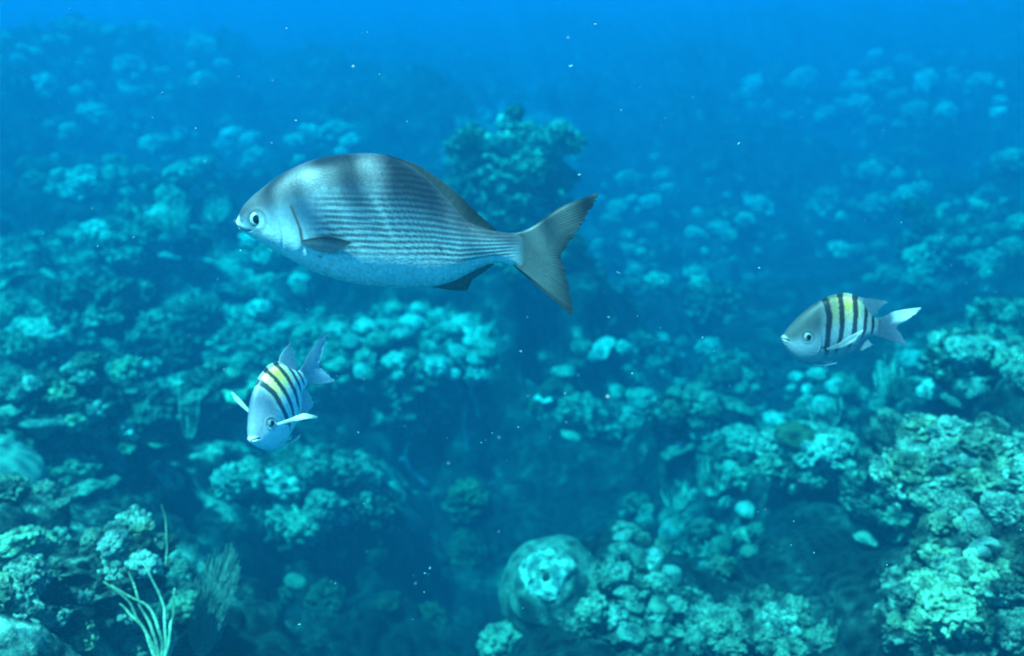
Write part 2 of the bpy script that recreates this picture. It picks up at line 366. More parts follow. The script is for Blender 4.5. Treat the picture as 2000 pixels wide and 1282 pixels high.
def shape_plate(k):                                   # low ledge with an overhanging lip
    V, F = ICO4; D = V.copy(); a = np.arctan2(D[:, 1], D[:, 0])
    rim = 1 + .25 * np.sin(a * 3 + k) * .6 + .3 * fbm(np.stack([np.cos(a) * 2 + k, np.sin(a) * 2], 1), 3, k)
    P = D.copy(); P[:, :2] *= rim[:, None]
    up = D[:, 2] > 0
    P[:, 2] = np.where(up, D[:, 2] * .22, D[:, 2] * .75)
    s = np.where(up, 1, np.maximum(.35, 1 + D[:, 2] * 1.1)); P[:, :2] *= s[:, None]
    P[:, 2] += .09 * fbm(P * 2.2 + k, 3, k + 1) + domes3(P + k, .22, k + 9, .3, .7, .6) * .35
    return P, F
def shape_clump(k, n=26):                             # many separate rounded finger tips on a stump
    V, F = ICO3; rs = np.random.RandomState(k); Vs, Fs = [], []; off = 0
    for i in range(n):
        t = rs.rand() * 6.28; e = math.acos(1 - rs.rand() * .85)
        d = np.array([math.cos(t) * math.sin(e), math.sin(t) * math.sin(e), math.cos(e)])
        R = rs.uniform(.14, .30); L = rs.uniform(.55, .95)
        W = V * (1 + .18 * fbm(V * 2 + i, 2, i))[:, None]
        Q = W * R; along = W @ d
        Q += np.outer(along * R * rs.uniform(.6, 1.6), d)
        Q += d * L * np.array([1, 1, .75])
        Vs.append(Q); Fs.append(F + off); off += len(V)
    Q = V * .72 * (1 + .2 * fbm(V * 2, 2, k))[:, None]; Q[:, 2] *= .8
    Vs.append(Q); Fs.append(F + off)
    return np.concatenate(Vs), np.concatenate(Fs)

def tube(path, rad, seg=8, cap=True):
    path = np.asarray(path, float); n = len(path); rad = np.broadcast_to(rad, (n,))
    T = np.gradient(path, axis=0); T /= np.linalg.norm(T, axis=1)[:, None] + 1e-9
    up = np.array([0, 1., 0]) if abs(T[0, 1]) < .9 else np.array([1., 0, 0])
    V = []
    for i in range(n):
        a = np.cross(T[i], up); a /= np.linalg.norm(a) + 1e-9; b = np.cross(T[i], a); up = -b if False else up
        th = np.linspace(0, 2 * math.pi, seg, endpoint=False)
        V.append(path[i] + rad[i] * (np.cos(th)[:, None] * a + np.sin(th)[:, None] * b))
    V = np.concatenate(V); F = grid_faces(n, seg, True)
    V = np.concatenate([V, path[:1], path[-1:]]); c0, c1 = len(V) - 2, len(V) - 1
    j = np.arange(seg); j2 = (j + 1) % seg
    T1 = np.stack([np.full(seg, c0), j2, j, j], 1); b0 = (n - 1) * seg
    T2 = np.stack([np.full(seg, c1), b0 + j, b0 + j2, b0 + j2], 1)
    return V, F, np.concatenate([T1, T2])[:, :3]
class MB:
    def __init__(s): s.V = []; s.Q = []; s.T = []; s.n = 0
    def tube(s, path, rad, seg=8):
        V, F, T = tube(path, rad, seg); s.V.append(V); s.Q.append(F + s.n); s.T.append(T + s.n); s.n += len(V)
    def add(s, V, F):
        (s.Q if F.shape[1] == 4 else s.T).append(F + s.n); s.V.append(V); s.n += len(V)
    def build(s, name, mat, parent=None):
        Fs = []
        if s.Q: Fs.append(np.concatenate(s.Q))
        if s.T: Fs.append(np.concatenate(s.T))
        return mesh_np(name, np.concatenate(s.V), Fs, mat, parent)

PROTO = {}
def proto(kind):
    if kind not in PROTO:
        fn = {'knobby': shape_knobby, 'boulder': shape_boulder, 'ragged': shape_ragged, 'plate': shape_plate, 'clump': shape_clump}[kind]
        L = []
        for k in range(6 if kind != 'boulder' else 4):
            V, F = fn(k + 2)
            me_o = mesh_np(kind, V, F); me = me_o.data; bpy.data.objects.remove(me_o); L.append(me)
        PROTO[kind] = L
    return PROTO[kind]

NAMES = {'knobby': 'star_coral_head', 'boulder': 'boulder_coral', 'ragged': 'crusted_reef_rock', 'plate': 'coral_ledge', 'clump': 'finger_coral_clump'}
CORALS = []          # (object, px, py, size, kind, matkey, zone)
MATMESH = {}
def coral(kind, matk, pos, size, zone, sink=.42, tilt=.35, var=None, squash=1.0, rz=None):
    ms = proto(kind); v = RNG.randint(len(ms)) if var is None else var
    key = (kind, v, matk)
    if key not in MATMESH:
        me = ms[v].copy(); me.materials.clear(); me.materials.append(M[matk]); me.name = NAMES[kind]; MATMESH[key] = me
    o = bpy.data.objects.new(NAMES[kind], MATMESH[key]); COL.objects.link(o)
    o.location = (pos[0], pos[1], pos[2] - size * sink + size * .45)
    o.rotation_euler = (RNG.uniform(-tilt, tilt), RNG.uniform(-tilt, tilt), RNG.uniform(0, 6.28) if rz is None else rz)
    o.scale = (size, size * RNG.uniform(.8, 1.2), size * squash * RNG.uniform(.85, 1.15))
    p = to_px(o.location)
    CORALS.append((o, p[0], p[1], size, kind, matk, zone))
    return o

def gh(x, y):
    x = np.array([x]); y = np.array([y]); return float(base_h(x, y)[0])
def put(kind, matk, px, py, wpx, zone, **kw):        # a coral of about wpx photo pixels across at that pixel
    g, t = hit(px, py + wpx * .12)
    if zone and 'pillar behind' in zone:
        if matk == 'darkrock': t = 6.55; g = at_range(px, py, t); kw = dict(kw, sink=.5)
        elif t > 8: return None
    size = wpx * .5 / FPX * t
    return coral(kind, matk, (g.x, g.y, g.z + size * .15), size, zone, **kw)

# --- the big lumps the reef is built of; everything smaller grows on them
for (px, py, wd, zn_) in [(190,1110,240,'the near left corner'),(50,1190,200,'the near left corner'),(330,1180,150,'the near left corner'),(590,965,280,'the hump under the nose-down fish'),(710,985,170,'the hump under the nose-down fish'),(500,950,150,'the hump under the nose-down fish'),
        (710,690,200,'the packed rounded coral bank'),(860,690,190,'the packed rounded coral bank'),(790,740,210,'the packed rounded coral bank'),(640,720,150,'the packed rounded coral bank'),(200,600,170,'the left middle slope'),(280,700,190,'the left middle slope'),(120,780,200,'the left middle slope'),(400,640,150,'the left middle slope'),
        (430,760,170,'the left middle slope'),(90,670,150,'the left middle slope'),(290,800,170,'the left middle slope'),(280,450,150,'the far left ridge'),(360,480,110,'the far left ridge'),(200,500,110,'the far left ridge'),(925,290,92,'the pillar behind the big fish'),(1062,282,108,'the pillar behind the big fish'),(1005,222,38,'the pillar behind the big fish'),
        (1000,350,200,'the pillar behind the big fish'),(1010,420,220,'the pillar behind the big fish'),(1020,500,220,'the pillar behind the big fish'),(910,390,120,'the pillar behind the big fish'),(1085,350,90,'the pillar behind the big fish'),(1900,920,270,'the near right bank'),(1780,880,180,'the near right bank'),(1700,960,130,'the near right bank'),(1960,1070,250,'the near right corner'),(1840,1190,230,'the near right corner'),(1980,1220,200,'the near right corner'),
        (1450,890,150,'the right ledge'),(1580,890,160,'the right ledge'),(1190,1150,180,'the bottom right mound'),(1290,1200,190,'the bottom right mound'),(1150,1220,120,'the bottom right mound'),(1480,1240,200,'the bottom edge right of centre'),(1400,1080,150,'the slope above the bottom mound'),
        (1250,700,130,'the mid channel rubble'),(1340,800,150,'the mid channel rubble'),(1180,830,130,'the mid channel rubble'),(1430,740,130,'the mid channel rubble'),(1390,590,110,'the mid channel rubble'),(1240,570,100,'the mid channel rubble'),
        (1650,780,130,'the rubble under the right fish'),(1880,690,160,'the far right shoulder'),(1980,630,130,'the far right shoulder'),(1700,350,130,'the far reef at right'),(1850,480,150,'the far reef at right'),(1430,440,110,'the far reef past the tail'),(560,500,120,'the rise under the big fish')]:
    put('ragged', 'darkrock', px, py, wd, zn_, sink=.50, squash=.95)
bpy.context.view_layer.update()
# --- the ones the photograph singles out (px, py, width in px)
Z_DOME = 'the bank below the big fish'
for (px, py, wd, kd, mt) in [(715,640,52,'boulder','pale'),(800,638,66,'boulder','pale'),(757,632,40,'boulder','pale'),(684,668,46,'boulder','pale'),(740,668,60,'boulder','tan'),
        (770,603,36,'boulder','tan'),(872,640,34,'boulder','pale'),(912,660,58,'knobby','pale'),(822,683,36,'boulder','tan'),(888,690,50,'boulder','pale'),
        (928,704,36,'boulder','pale'),(956,690,30,'boulder','tan'),(660,712,46,'boulder','tan'),(708,700,28,'boulder','pale'),(860,712,50,'knobby','pale'),
        (778,704,22,'boulder','pale'),(794,698,16,'boulder','pale'),(818,715,26,'boulder','tan'),(776,738,30,'clump','pale'),(808,738,34,'clump','pale'),(844,742,20,'clump','tan'),
        (678,748,34,'knobby','tan'),(740,752,42,'knobby','tan'),(640,690,70,'ragged','tan'),(845,660,38,'clump','tan'),(600,655,60,'ragged','tan'),(650,640,60,'knobby','tan')]:
    put(kd, mt, px, py, wd, Z_DOME)

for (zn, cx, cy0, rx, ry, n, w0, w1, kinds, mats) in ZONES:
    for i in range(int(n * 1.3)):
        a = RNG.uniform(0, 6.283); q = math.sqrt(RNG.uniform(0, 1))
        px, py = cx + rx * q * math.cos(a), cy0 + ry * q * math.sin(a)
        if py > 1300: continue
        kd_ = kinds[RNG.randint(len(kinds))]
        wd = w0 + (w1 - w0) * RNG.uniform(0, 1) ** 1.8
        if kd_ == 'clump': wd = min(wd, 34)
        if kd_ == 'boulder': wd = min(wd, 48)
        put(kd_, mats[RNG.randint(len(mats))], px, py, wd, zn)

# ------------------------------------------------------------------ single corals, sponges and gorgonians of the photograph
SOLO = []
def solo(kind, mt, px, py, wpx, label, cat, name=None, **kw):
    o = put(kind, mt, px, py, wpx, None, **kw); CORALS.pop(); tag(o, label, cat)
    if name: o.name = name
    return o
solo('boulder', 'sponge', 5, 925, 170, 'large smooth green-grey coral dome at the left edge', 'coral boulder', sink=.5, tilt=.1)
solo('plate', 'tan', 160, 962, 80, 'thin pale shelf-like coral overhanging the dark gap at lower left', 'coral ledge', sink=.1, tilt=.12)
solo('boulder', 'olive', 8, 620, 75, 'dull green coral dome at the left edge, half way down', 'coral boulder')
solo('boulder', 'ochre', 1556, 862, 86, 'ochre brown rounded coral on top of the right ledge', 'coral boulder', sink=.15, tilt=.1, squash=.7)
solo('plate', 'mottled', 1620, 905, 84, 'bright pale slab of coral right of the ochre coral', 'coral ledge', sink=.1, tilt=.1)
solo('knobby', 'ochre', 1047, 800, 38, 'small yellowish knob of coral in the dark middle channel', 'coral head', sink=.0)
solo('boulder', 'pale', 1458, 1006, 44, 'small pale ball of coral standing above the dark right hollow', 'coral boulder', sink=.0)
solo('boulder', 'tan', 578, 1143, 42, 'lone pale disc of coral in the dark lower hollow', 'coral boulder', squash=.5, sink=.0)
solo('knobby', 'mottled', 632, 1002, 78, 'bright lumpy coral head at the lower edge of the hump under the nose-down fish', 'coral head', sink=.0)
solo('boulder', 'pale', 1822, 772, 56, 'pale rounded coral, left one of three on the right shoulder', 'coral boulder', sink=.1)
solo('boulder', 'pale', 1862, 788, 52, 'pale rounded coral, middle and lowest of three on the right shoulder', 'coral boulder', sink=.1)
solo('boulder', 'pale', 1895, 768, 66, 'pale rounded coral, right one of three on the right shoulder', 'coral boulder', sink=.1)
solo('plate', 'mottled', 1690, 1060, 42, 'small pale shelf of coral above the dark hole at lower right', 'coral ledge', sink=.0)
solo('ragged', 'brown', 915, 985, 100, 'faint folded sponge in the blue gloom below the middle', 'sponge', name='folded_sponge', sink=.2)
solo('knobby', 'tan', 985, 1262, 100, 'faint rounded coral at the bottom edge, in the middle', 'coral head', sink=.2)
solo('knobby', 'pale', 660, 275, 70, 'pale lumpy coral far away above the chub', 'coral head', sink=.0)
solo('ragged', 'mottled', 1975, 330, 66, 'pale lump of coral far away at the right edge', 'coral head', sink=.1)
solo('knobby', 'pale', 500, 480, 70, 'pale coral head just under the chub\'s chin', 'coral head', sink=.1)
solo('knobby', 'pale', 537, 514, 62, 'pale coral head beneath the chub\'s throat', 'coral head', sink=.1)

def lathe_noise(prof, k, nz, seg=96, amp=.05, ragged=0):
    prof = np.array(prof, float); n = nz; d = np.r_[0, np.cumsum(np.linalg.norm(np.diff(prof, axis=0), axis=1))]; d /= d[-1]
    t = np.linspace(0, 1, n); r = np.interp(t, d, prof[:, 0]); z = np.interp(t, d, prof[:, 1])
    a = np.linspace(0, 2 * math.pi, seg, endpoint=False)
    V = np.stack([np.outer(r, np.cos(a)), np.outer(r, np.sin(a)), np.repeat(z[:, None], seg, 1)], -1).reshape(-1, 3)
    s_ = r.max(); q = V / s_
    nn = fbm(q * 2 + k, 4, k) * amp + domes3(q + k, .25, k + 3, .3, .7, .6) * ragged
    V[:, :2] *= (1 + nn)[:, None]; V[:, 2] += s_ * (fbm(q * 2.5 + k + 9, 3, k + 1) * amp + domes3(q + k, .3, k + 5, .3, .7, .6) * ragged)
    return V, grid_faces(n, seg, True)[:, ::-1]
def hole_sponge():
    g, t = hit(1090, 1150); g = g + Vector((0, .05, 0)); s = 100 / FPX * t
    r = bpy.data.objects.new('barrel_sponge', None); COL.objects.link(r); r.location = g - Vector((0, 0, .35 * s))
    tag(r, 'big domed grey-green sponge with a bright ragged rim around its dark opening', 'sponge')
    V, F = lathe_noise([(1.0, -.6), (1.05, 0), (1.0, .55), (.82, 1.0), (.55, 1.28), (.38, 1.36)], 3, 70, amp=.10); o = mesh_np('sponge_wall', V * s, F, M['sponge'], r)
    V, F = lathe_noise([(.50, 1.20), (.48, 1.34), (.40, 1.42), (.30, 1.40), (.14, 1.30), (.08, 1.15), (.07, .9), (.02, .88)], 5, 110, amp=.35, ragged=.22); mesh_np('crusted_rim', V * s, F, M['palesponge'], r)
    r.rotation_euler = (math.radians(38), math.radians(-16), 0)
def vase_sponge():
    rg = min(hit(x, y)[1] for x, y in [(20,1200),(60,1240),(90,1270),(10,1270)]) - .03; g = at_range(72, 1300, rg); s = .115 * rg / 2.4
    r = bpy.data.objects.new('vase_sponge', None); COL.objects.link(r); r.location = g; tag(r, 'pale curved vase sponge with a dark mouth in the bottom left corner', 'sponge')
    V, F = lathe_noise([(.45, -.9), (.55, 0), (.62, .5), (.50, 1.0), (.34, 1.45), (.40, 1.5), (.30, 1.3), (.38, .6), (.1, .2)], 8, 90, amp=.12, ragged=.12); mesh_np('sponge_wall', V * s, F, M['mottled'], r)
    r.rotation_euler = (math.radians(10), math.radians(-38), .3)
def smooth_path(pts, n=24):
    p = np.array([tuple(q) for q in pts]); t = np.arange(len(p)); T = np.linspace(0, len(p) - 1, n)
    return np.stack([interp(list(zip(t, p[:, k])), T) for k in range(3)], 1)
def stems(name, label, cat, lines, rg, rad, mat, partname='branch', group=None):
    b = lines[0][-1]; rg = min([rg] + [hit(q[0], min(q[1], 1280))[1] - .04 for L in lines for q in L if q[1] < 1290]); base = at_range(b[0], b[1], rg); r = bpy.data.objects.new(name, None); COL.objects.link(r); r.location = base; tag(r, label, cat, group)
    for i, L in enumerate(lines):
        pts = [at_range(q[0], q[1], rg + (q[2] if len(q) > 2 else 0)) - base for q in L]
        pa = smooth_path(pts, 90); rd = rad * np.linspace(.6, 1.2, 90) * (1 + .25 * fbm(pa * 60 + i, 2, i)); pa = pa + np.stack([fbm(pa * 25 + 3 * k, 2, k) for k in range(3)], 1) * rad * 1.6; rd = rd * (1 + .35 * fbm(pa * 260, 2, 5))
        V, F, T = tube(pa, rd, 10); mesh_np(partname, V, [F, T], mat, r)
    return r
def rods_bush(cx, base_y, n, wpx, hpx, rg, label, k, rpx=3.0):
    rs = np.random.RandomState(k); L = []
    for i in range(n):
        x = cx + (i - (n - 1) / 2) * wpx / n + rs.uniform(-2, 2); h = hpx * rs.uniform(.7, 1.05)
        L.append([(x + rs.uniform(-4, 4), base_y - h, rs.uniform(-.06, .06)), (x, base_y - h * .5, rs.uniform(-.04, .04)), (cx + (x - cx) * .75, base_y - h * .15), (cx + (x - cx) * .3, base_y + 6)])
    rg = min(rg, hit(cx, base_y - 4)[1] - .04)
    stems('sea_rod', label, 'soft coral', L, rg, rpx / FPX * rg, M['rods'], 'branch', 'upright sea rods')
hole_sponge(); vase_sponge()
stems('sea_whip', 'bare pale forked sea whip rising from the bottom left reef corner', 'soft coral', [[(202,1136),(249,1173),(270,1214),(300,1261),(318,1300)], [(216,1143,.02),(256,1167,.02),(288,1184,.01),(312,1240),(320,1300)], [(278,1098),(296,1130),(317,1177),(322,1240),(322,1300)], [(252,1120,.03),(262,1150,.03),(276,1190,.02),(300,1240),(318,1300)], [(340,1150,.02),(336,1190,.02),(330,1240),(322,1300)], [(232,1180,.02),(252,1196,.02),(280,1230),(310,1300)]], 2.72, 2.3 / FPX * 2.7, M['gorgonian'])
stems('thin_sea_whip', 'single thin vertical sea whip standing behind the forked one', 'soft coral', [[(315,985),(323,1018),(325,1066),(326,1110)]], 3.2, 1.4 / FPX * 3.2, M['gorgonian'])
rods_bush(316, 1290, 6, 46, 96, 2.8, 'short pale vertical sea rods at the foot of the forked sea whip', 1, 3.5)
rods_bush(1392, 962, 11, 64, 74, 4.75, 'bright striped bush of upright sea rods at the left end of the right ledge', 2, 1.7)
rods_bush(1320, 990, 9, 60, 56, 4.95, 'dim bush of upright sea rods below the bright one', 3, 1.4)
rods_bush(1612, 832, 12, 70, 56, 4.6, 'fine upright sea rods behind the ochre coral', 4, 1.1)
rods_bush(370, 850, 6, 44, 120, 4.95, 'tall faint sea rods left of the nose-down fish', 5, 1.0)
def plume(cx, by, tx, ty, wpx, rg, n, label, k, rpx):
    rg = min(rg, hit(cx, min(by, 1275))[1] - .04); rs = np.random.RandomState(k); base = at_range(cx, by, rg); r = bpy.data.objects.new('sea_plume', None); COL.objects.link(r); r.location = base
    tag(r, label, 'soft coral', 'feathery sea plumes'); mb = MB()
    V, F, T = tube(smooth_path([Vector((0, 0, -.03)), at_range(cx + (tx - cx) * .1, by + (ty - by) * .3, rg) - base, at_range(cx + (tx - cx) * .3, by + (ty - by) * .55, rg) - base], 16), rpx * 3 / FPX * rg, 8); mesh_np('stem', V, [F, T], M['gorgonian'], r)
    for i in range(n):
        u = rs.uniform(-1, 1); h = rs.uniform(.55, 1.02) * math.sqrt(max(.05, 1 - (u * .8) ** 2)); dz = rs.uniform(-.12, .12) * rg / 3
        ex, ey = cx + (tx - cx) * h + u * wpx * .5 * (.5 + .5 * h), by + (ty - by) * h
        mx_, my_ = cx + (ex - cx) * .35 + u * wpx * .16, by + (ey - by) * .5
        pa = smooth_path([Vector((0, 0, 0)), at_range(mx_, my_, rg + dz * .5) - base, at_range(ex, ey, rg + dz) - base], 14)
        pa[1:] += rs.randn(13, 3) * .0012 * rg / 3
        mb.tube(pa, rpx / FPX * rg * np.linspace(1, .5, 14), 5)
    mb.build('branchlets', M['plume'], r)
plume(392, 1290, 440, 1060, 110, 3.0, 170, 'large feathery sea plume leaning right beside the dark lower hollow', 1, .75)
plume(330, 455, 335, 375, 110, 8.4, 60, 'dark green feathery sea plume on the ridge left of the chub', 2, 1.0)
plume(420, 440, 425, 375, 70, 8.6, 40, 'feathery sea plume just left of the chub\'s head', 3, 1.0)
plume(1735, 780, 1735, 690, 80, 5.4, 60, 'faint feathery sea plume below the right striped fish', 4, .8)
def rope(label, lines, rad, lift=.10):
    r = None; L3 = [[hit(x, y)[0] for x, y in L] for L in lines]; base = L3[0][-1]
    r = bpy.data.objects.new('rope_sponge', None); COL.objects.link(r); r.location = base; tag(r, label, 'sponge', 'blue rope sponges')
    rg = (base - CAM).length - lift
    for i, L in enumerate(lines):
        pa = smooth_path([at_range(x, y, rg + .02 * j) - base for j, (x, y) in enumerate(L)], 30); pa = pa + np.stack([fbm(pa * 14 + 3 * k, 2, k) for k in range(3)], 1) * .012
        V, F, T = tube(pa, rad * np.linspace(.6, 1.3, 30) * (1 + .3 * fbm(pa * 30 + i, 2, i)), 10); mesh_np('branch', V, [F, T], M['rope'], r)
rope('blue-grey rope sponge hanging in front of the dark hollow below the rounded corals', [[(909,790),(907,831),(915,885)]], .014)
rope('short blue-grey rope sponge under the twin-knobbed coral', [[(921,747),(921,775),(937,815)]], .010)
rope('forked blue-grey rope sponge in the darkest part of the middle', [[(796,865),(794,900),(812,928),(837,950)], [(775,906),(786,897),(794,900)]], .014)
solo('clump', 'pale', 925, 748, 40, 'twin-knobbed pale coral at the top of the short rope sponge', 'finger coral', sink=.0)
# ------------------------------------------------------------------ fish
def mixc(a, b, t): t = np.asarray(t)[..., None]; return np.asarray(a, float) * (1 - t) + np.asarray(b, float) * t

class FishFrame:
    """local space: X along the traced picture's x, Z up, Y to the far side; s metres per traced unit"""
    def __init__(f, cx, cy, s): f.cx, f.cy, f.s = cx, cy, s
    def xz(f, px, py): return (np.asarray(px, float) - f.cx) * f.s, -(np.asarray(py, float) - f.cy) * f.s

def fish_body(name, fr, top, bot, width, mat, paint, relief, parent, nx=420, na=220, expo=1.12):
    x0, x1 = top[0][0], top[-1][0]
    u = np.linspace(0, 1, nx); xs = x0 + (x1 - x0) * (1 - np.cos(u * math.pi / 2)) ** 1.0 * 0 + (x1 - x0) * (u ** 1.35)
    T = interp(top, xs); B = interp(bot, xs); W = np.maximum(interp(width, xs), .2)
    th = np.linspace(0, 2 * math.pi, na, endpoint=False)
    zc = (T + B) / 2; hh = np.maximum((B - T) / 2, .01)
    ct, st = np.cos(th), np.sin(th)
    PX = np.repeat(xs[:, None], na, 1); PY = zc[:, None] - hh[:, None] * ct[None]
    SD = W[:, None] * np.sign(st)[None] * np.abs(st)[None] ** expo
    SD = SD * 1.0 + np.sign(st)[None] * relief(PX, PY) * np.abs(st)[None]
    X, Z = fr.xz(PX, PY); V = np.stack([X, -SD * fr.s, Z], -1).reshape(-1, 3)
    C = paint(PX.ravel(), PY.ravel(), ((PY - T[:, None]) / (B - T)[:, None]).ravel())
    F = grid_faces(nx, na, True)
    cap = np.array([V[:na].mean(0), V[-na:].mean(0)]); V = np.concatenate([V, cap]); C = np.concatenate([C, C[:1], C[-2:-1]])
    j = np.arange(na); j2 = (j + 1) % na; b0 = (nx - 1) * na
    T1 = np.stack([np.full(na, len(V) - 2), j2, j], 1); T2 = np.stack([np.full(na, len(V) - 1), b0 + j, b0 + j2], 1)
    return mesh_np(name, V, [F, T1, T2], mat, parent, C)

def loft(polys, nu, nv):
    """polys: list of polylines base..tip -> (nv,nu,dim) grid"""
    rows = []
    for p in polys:
        p = np.array(p, float); d = np.r_[0, np.cumsum(np.linalg.norm(np.diff(p, axis=0), axis=1))]; d /= d[-1]
        rows.append(np.stack([np.interp(np.linspace(0, 1, nu), d, p[:, k]) for k in range(p.shape[1])], 1))
    rows = np.array(rows); v = np.linspace(0, 1, nv) * (len(rows) - 1); i = np.minimum(v.astype(int), len(rows) - 2); t = (v - i)[:, None, None]
    if len(rows) == 2: return rows[i] * (1 - t) + rows[i + 1] * t
    r = lambda k: rows[np.clip(k, 0, len(rows) - 1)]
    m0 = (r(i + 1) - r(i - 1)) / 2; m1 = (r(i + 2) - r(i)) / 2
    return r(i) * (2*t**3 - 3*t**2 + 1) + m0 * (t**3 - 2*t**2 + t) + r(i + 1) * (-2*t**3 + 3*t**2) + m1 * (t**3 - t**2)

def fin(name, fr, polys, mat, parent, colf, rays=18, nu=120, nv=60, thick=2.0, ripple=.35, frizz=0.0, bend=None, side=0.0, local=False):
    """a fin with real thickness; polys in traced units (x, y[, side]) or metres when local"""
    G = loft(polys, nu, nv); U, Vv = np.meshgrid(np.linspace(0, 1, nu), np.linspace(0, 1, nv))
    if G.shape[2] == 2: G = np.concatenate([G, np.zeros(G.shape[:2] + (1,))], 2)
    if frizz:
        k = np.floor(U * rays * 2); f = 1 - frizz * hash2(k.astype(np.int64), k.astype(np.int64) * 0, 5)
        base = G[:1]; G = base + (G - base) * (1 - (1 - f[..., None]) * (Vv[..., None] ** 2))
    sd = G[..., 2] + side + (bend(U, Vv) if bend else 0)
    if not local:
        X, Z = fr.xz(G[..., 0], G[..., 1]); Pm = np.stack([X, -sd * fr.s, Z], -1); s = fr.s
    else:
        Pm = G.copy(); s = fr.s
    du = np.gradient(Pm, axis=1); dv = np.gradient(Pm, axis=0); N = np.cross(du, dv); N /= np.linalg.norm(N, axis=-1)[..., None] + 1e-12
    th = s * (thick * (1 - .8 * Vv) * .5 + ripple * np.cos(U * rays * 2 * math.pi) * (1 - .4 * Vv) * .5 + .12)
    th = th * np.clip(np.minimum(U, 1 - U) * 25, .15, 1)
    A_ = (Pm + N * th[..., None]).reshape(-1, 3); B_ = (Pm - N * th[..., None]).reshape(-1, 3)
    C = colf(U.ravel(), Vv.ravel(), np.cos(U * rays * 2 * math.pi).ravel())
    n = nu * nv; F = grid_faces(nv, nu); Fb = F[:, ::-1] + n
    rim = np.concatenate([np.arange(nu), np.arange(1, nv) * nu + nu - 1, (nv - 1) * nu + np.arange(nu - 2, -1, -1), np.arange(nv - 2, 0, -1) * nu])
    r2 = np.roll(rim, -1); Fr = np.stack([r2, rim, rim + n, r2 + n], 1)
    return mesh_np(name, np.concatenate([A_, B_]), [F, Fb, Fr], mat, parent, np.concatenate([C, C]))

def fish_mat(name, rough=.38, metal=.0, bump=.35, scale=260, spec=.5, trans=0.0, alpha=1.0):
    m, nt, p = new_mat(name)
    at = nt.nodes.new('ShaderNodeAttribute'); at.attribute_name = 'pigment'
    tc = nt.nodes.new('ShaderNodeTexCoord')
    n = noise_node(nt, tc.outputs['Object'], scale * .5, 3, .6)
    f2 = ramp(nt, n, [(.25, (.80, .80, .80)), (.75, (1.15, 1.15, 1.15))])
    mx = nt.nodes.new('ShaderNodeMix'); mx.data_type = 'RGBA'; mx.blend_type = 'MULTIPLY'; mx.inputs[0].default_value = 1
    nt.links.new(at.outputs['Color'], mx.inputs[6]); nt.links.new(f2, mx.inputs[7]); nt.links.new(mx.outputs[2], p.inputs['Base Color'])
    p.inputs['Roughness'].default_value = rough; p.inputs['Metallic'].default_value = metal; p.inputs['Specular IOR Level'].default_value = spec
    if bump:
        vo = nt.nodes.new('ShaderNodeTexVoronoi'); vo.inputs['Scale'].default_value = scale
        mp = nt.nodes.new('ShaderNodeMapping'); mp.inputs['Scale'].default_value = (.8, .3, 1.15)
        nt.links.new(tc.outputs['Object'], mp.inputs[0]); nt.links.new(mp.outputs[0], vo.inputs['Vector'])
        b = nt.nodes.new('ShaderNodeBump'); b.inputs['Strength'].default_value = bump; b.inputs['Distance'].default_value = .0012
        nt.links.new(vo.outputs['Distance'], b.inputs['Height']); nt.links.new(b.outputs[0], p.inputs['Normal'])
    if trans or alpha < 1:
        out = nt.nodes['Material Output']; tr = nt.nodes.new('ShaderNodeBsdfTranslucent'); nt.links.new(mx.outputs[2], tr.inputs[0])
        ms = nt.nodes.new('ShaderNodeMixShader'); ms.inputs[0].default_value = trans
        nt.links.new(p.outputs[0], ms.inputs[1]); nt.links.new(tr.outputs[0], ms.inputs[2])
        last = ms.outputs[0]
        if alpha < 1:
            tp = nt.nodes.new('ShaderNodeBsdfTransparent'); m2 = nt.nodes.new('ShaderNodeMixShader'); m2.inputs[0].default_value = alpha
            nt.links.new(tp.outputs[0], m2.inputs[1]); nt.links.new(last, m2.inputs[2]); last = m2.outputs[0]
        nt.links.new(last, out.inputs[0])
    return m
M['chub'] = fish_mat('chub_skin', .46, .1, .12, 420)
M['chubfin'] = fish_mat('chub_fin', .5, 0, .0, 400, .4, .25)
M['serg'] = fish_mat('sergeant_skin', .45, .05, .12, 600)
M['sergfin'] = fish_mat('sergeant_fin', .5, 0, .0, 500, .4, .45, .72)
M['eyewhite'] = fish_mat('eye_iris', .15, 0, 0, 300, .6)
mp_, nt_, p_ = new_mat('eye_pupil'); p_.inputs['Base Color'].default_value = (.004, .006, .01, 1); p_.inputs['Roughness'].default_value = .08; M['pupil'] = mp_

def eye(fr, px, py, rx, rz, y, bulge, parent, prx, sgn, rimc, irisc, poff=(0, 0)):
    """flattened ball with painted iris; pupil dome is a sub-part"""
    V, F = ICO4; d = np.hypot(V[:, 0], V[:, 2])
    C = mixc(rimc, irisc, sstep(.90, .80, d)); C = mixc(C, np.array(irisc) * .55, np.exp(-((d - .52) / .07) ** 2) * .7)
    X, Z = fr.xz(px, py)
    P = np.stack([V[:, 0] * rx * fr.s, V[:, 1] * bulge * fr.s, V[:, 2] * rz * fr.s], 1)
    e = mesh_np('eye', P, F, M['eyewhite'], parent, C); e.location = (float(X), sgn * y * fr.s, float(Z))
    V2, F2 = ICO3; P2 = np.stack([V2[:, 0] * prx * fr.s, V2[:, 1] * bulge * .35 * fr.s, V2[:, 2] * prx * 1.05 * fr.s], 1)
    pu = mesh_np('pupil', P2, F2, M['pupil'], e); pu.location = (poff[0] * fr.s, sgn * bulge * .82 * fr.s, poff[1] * fr.s)
    return e

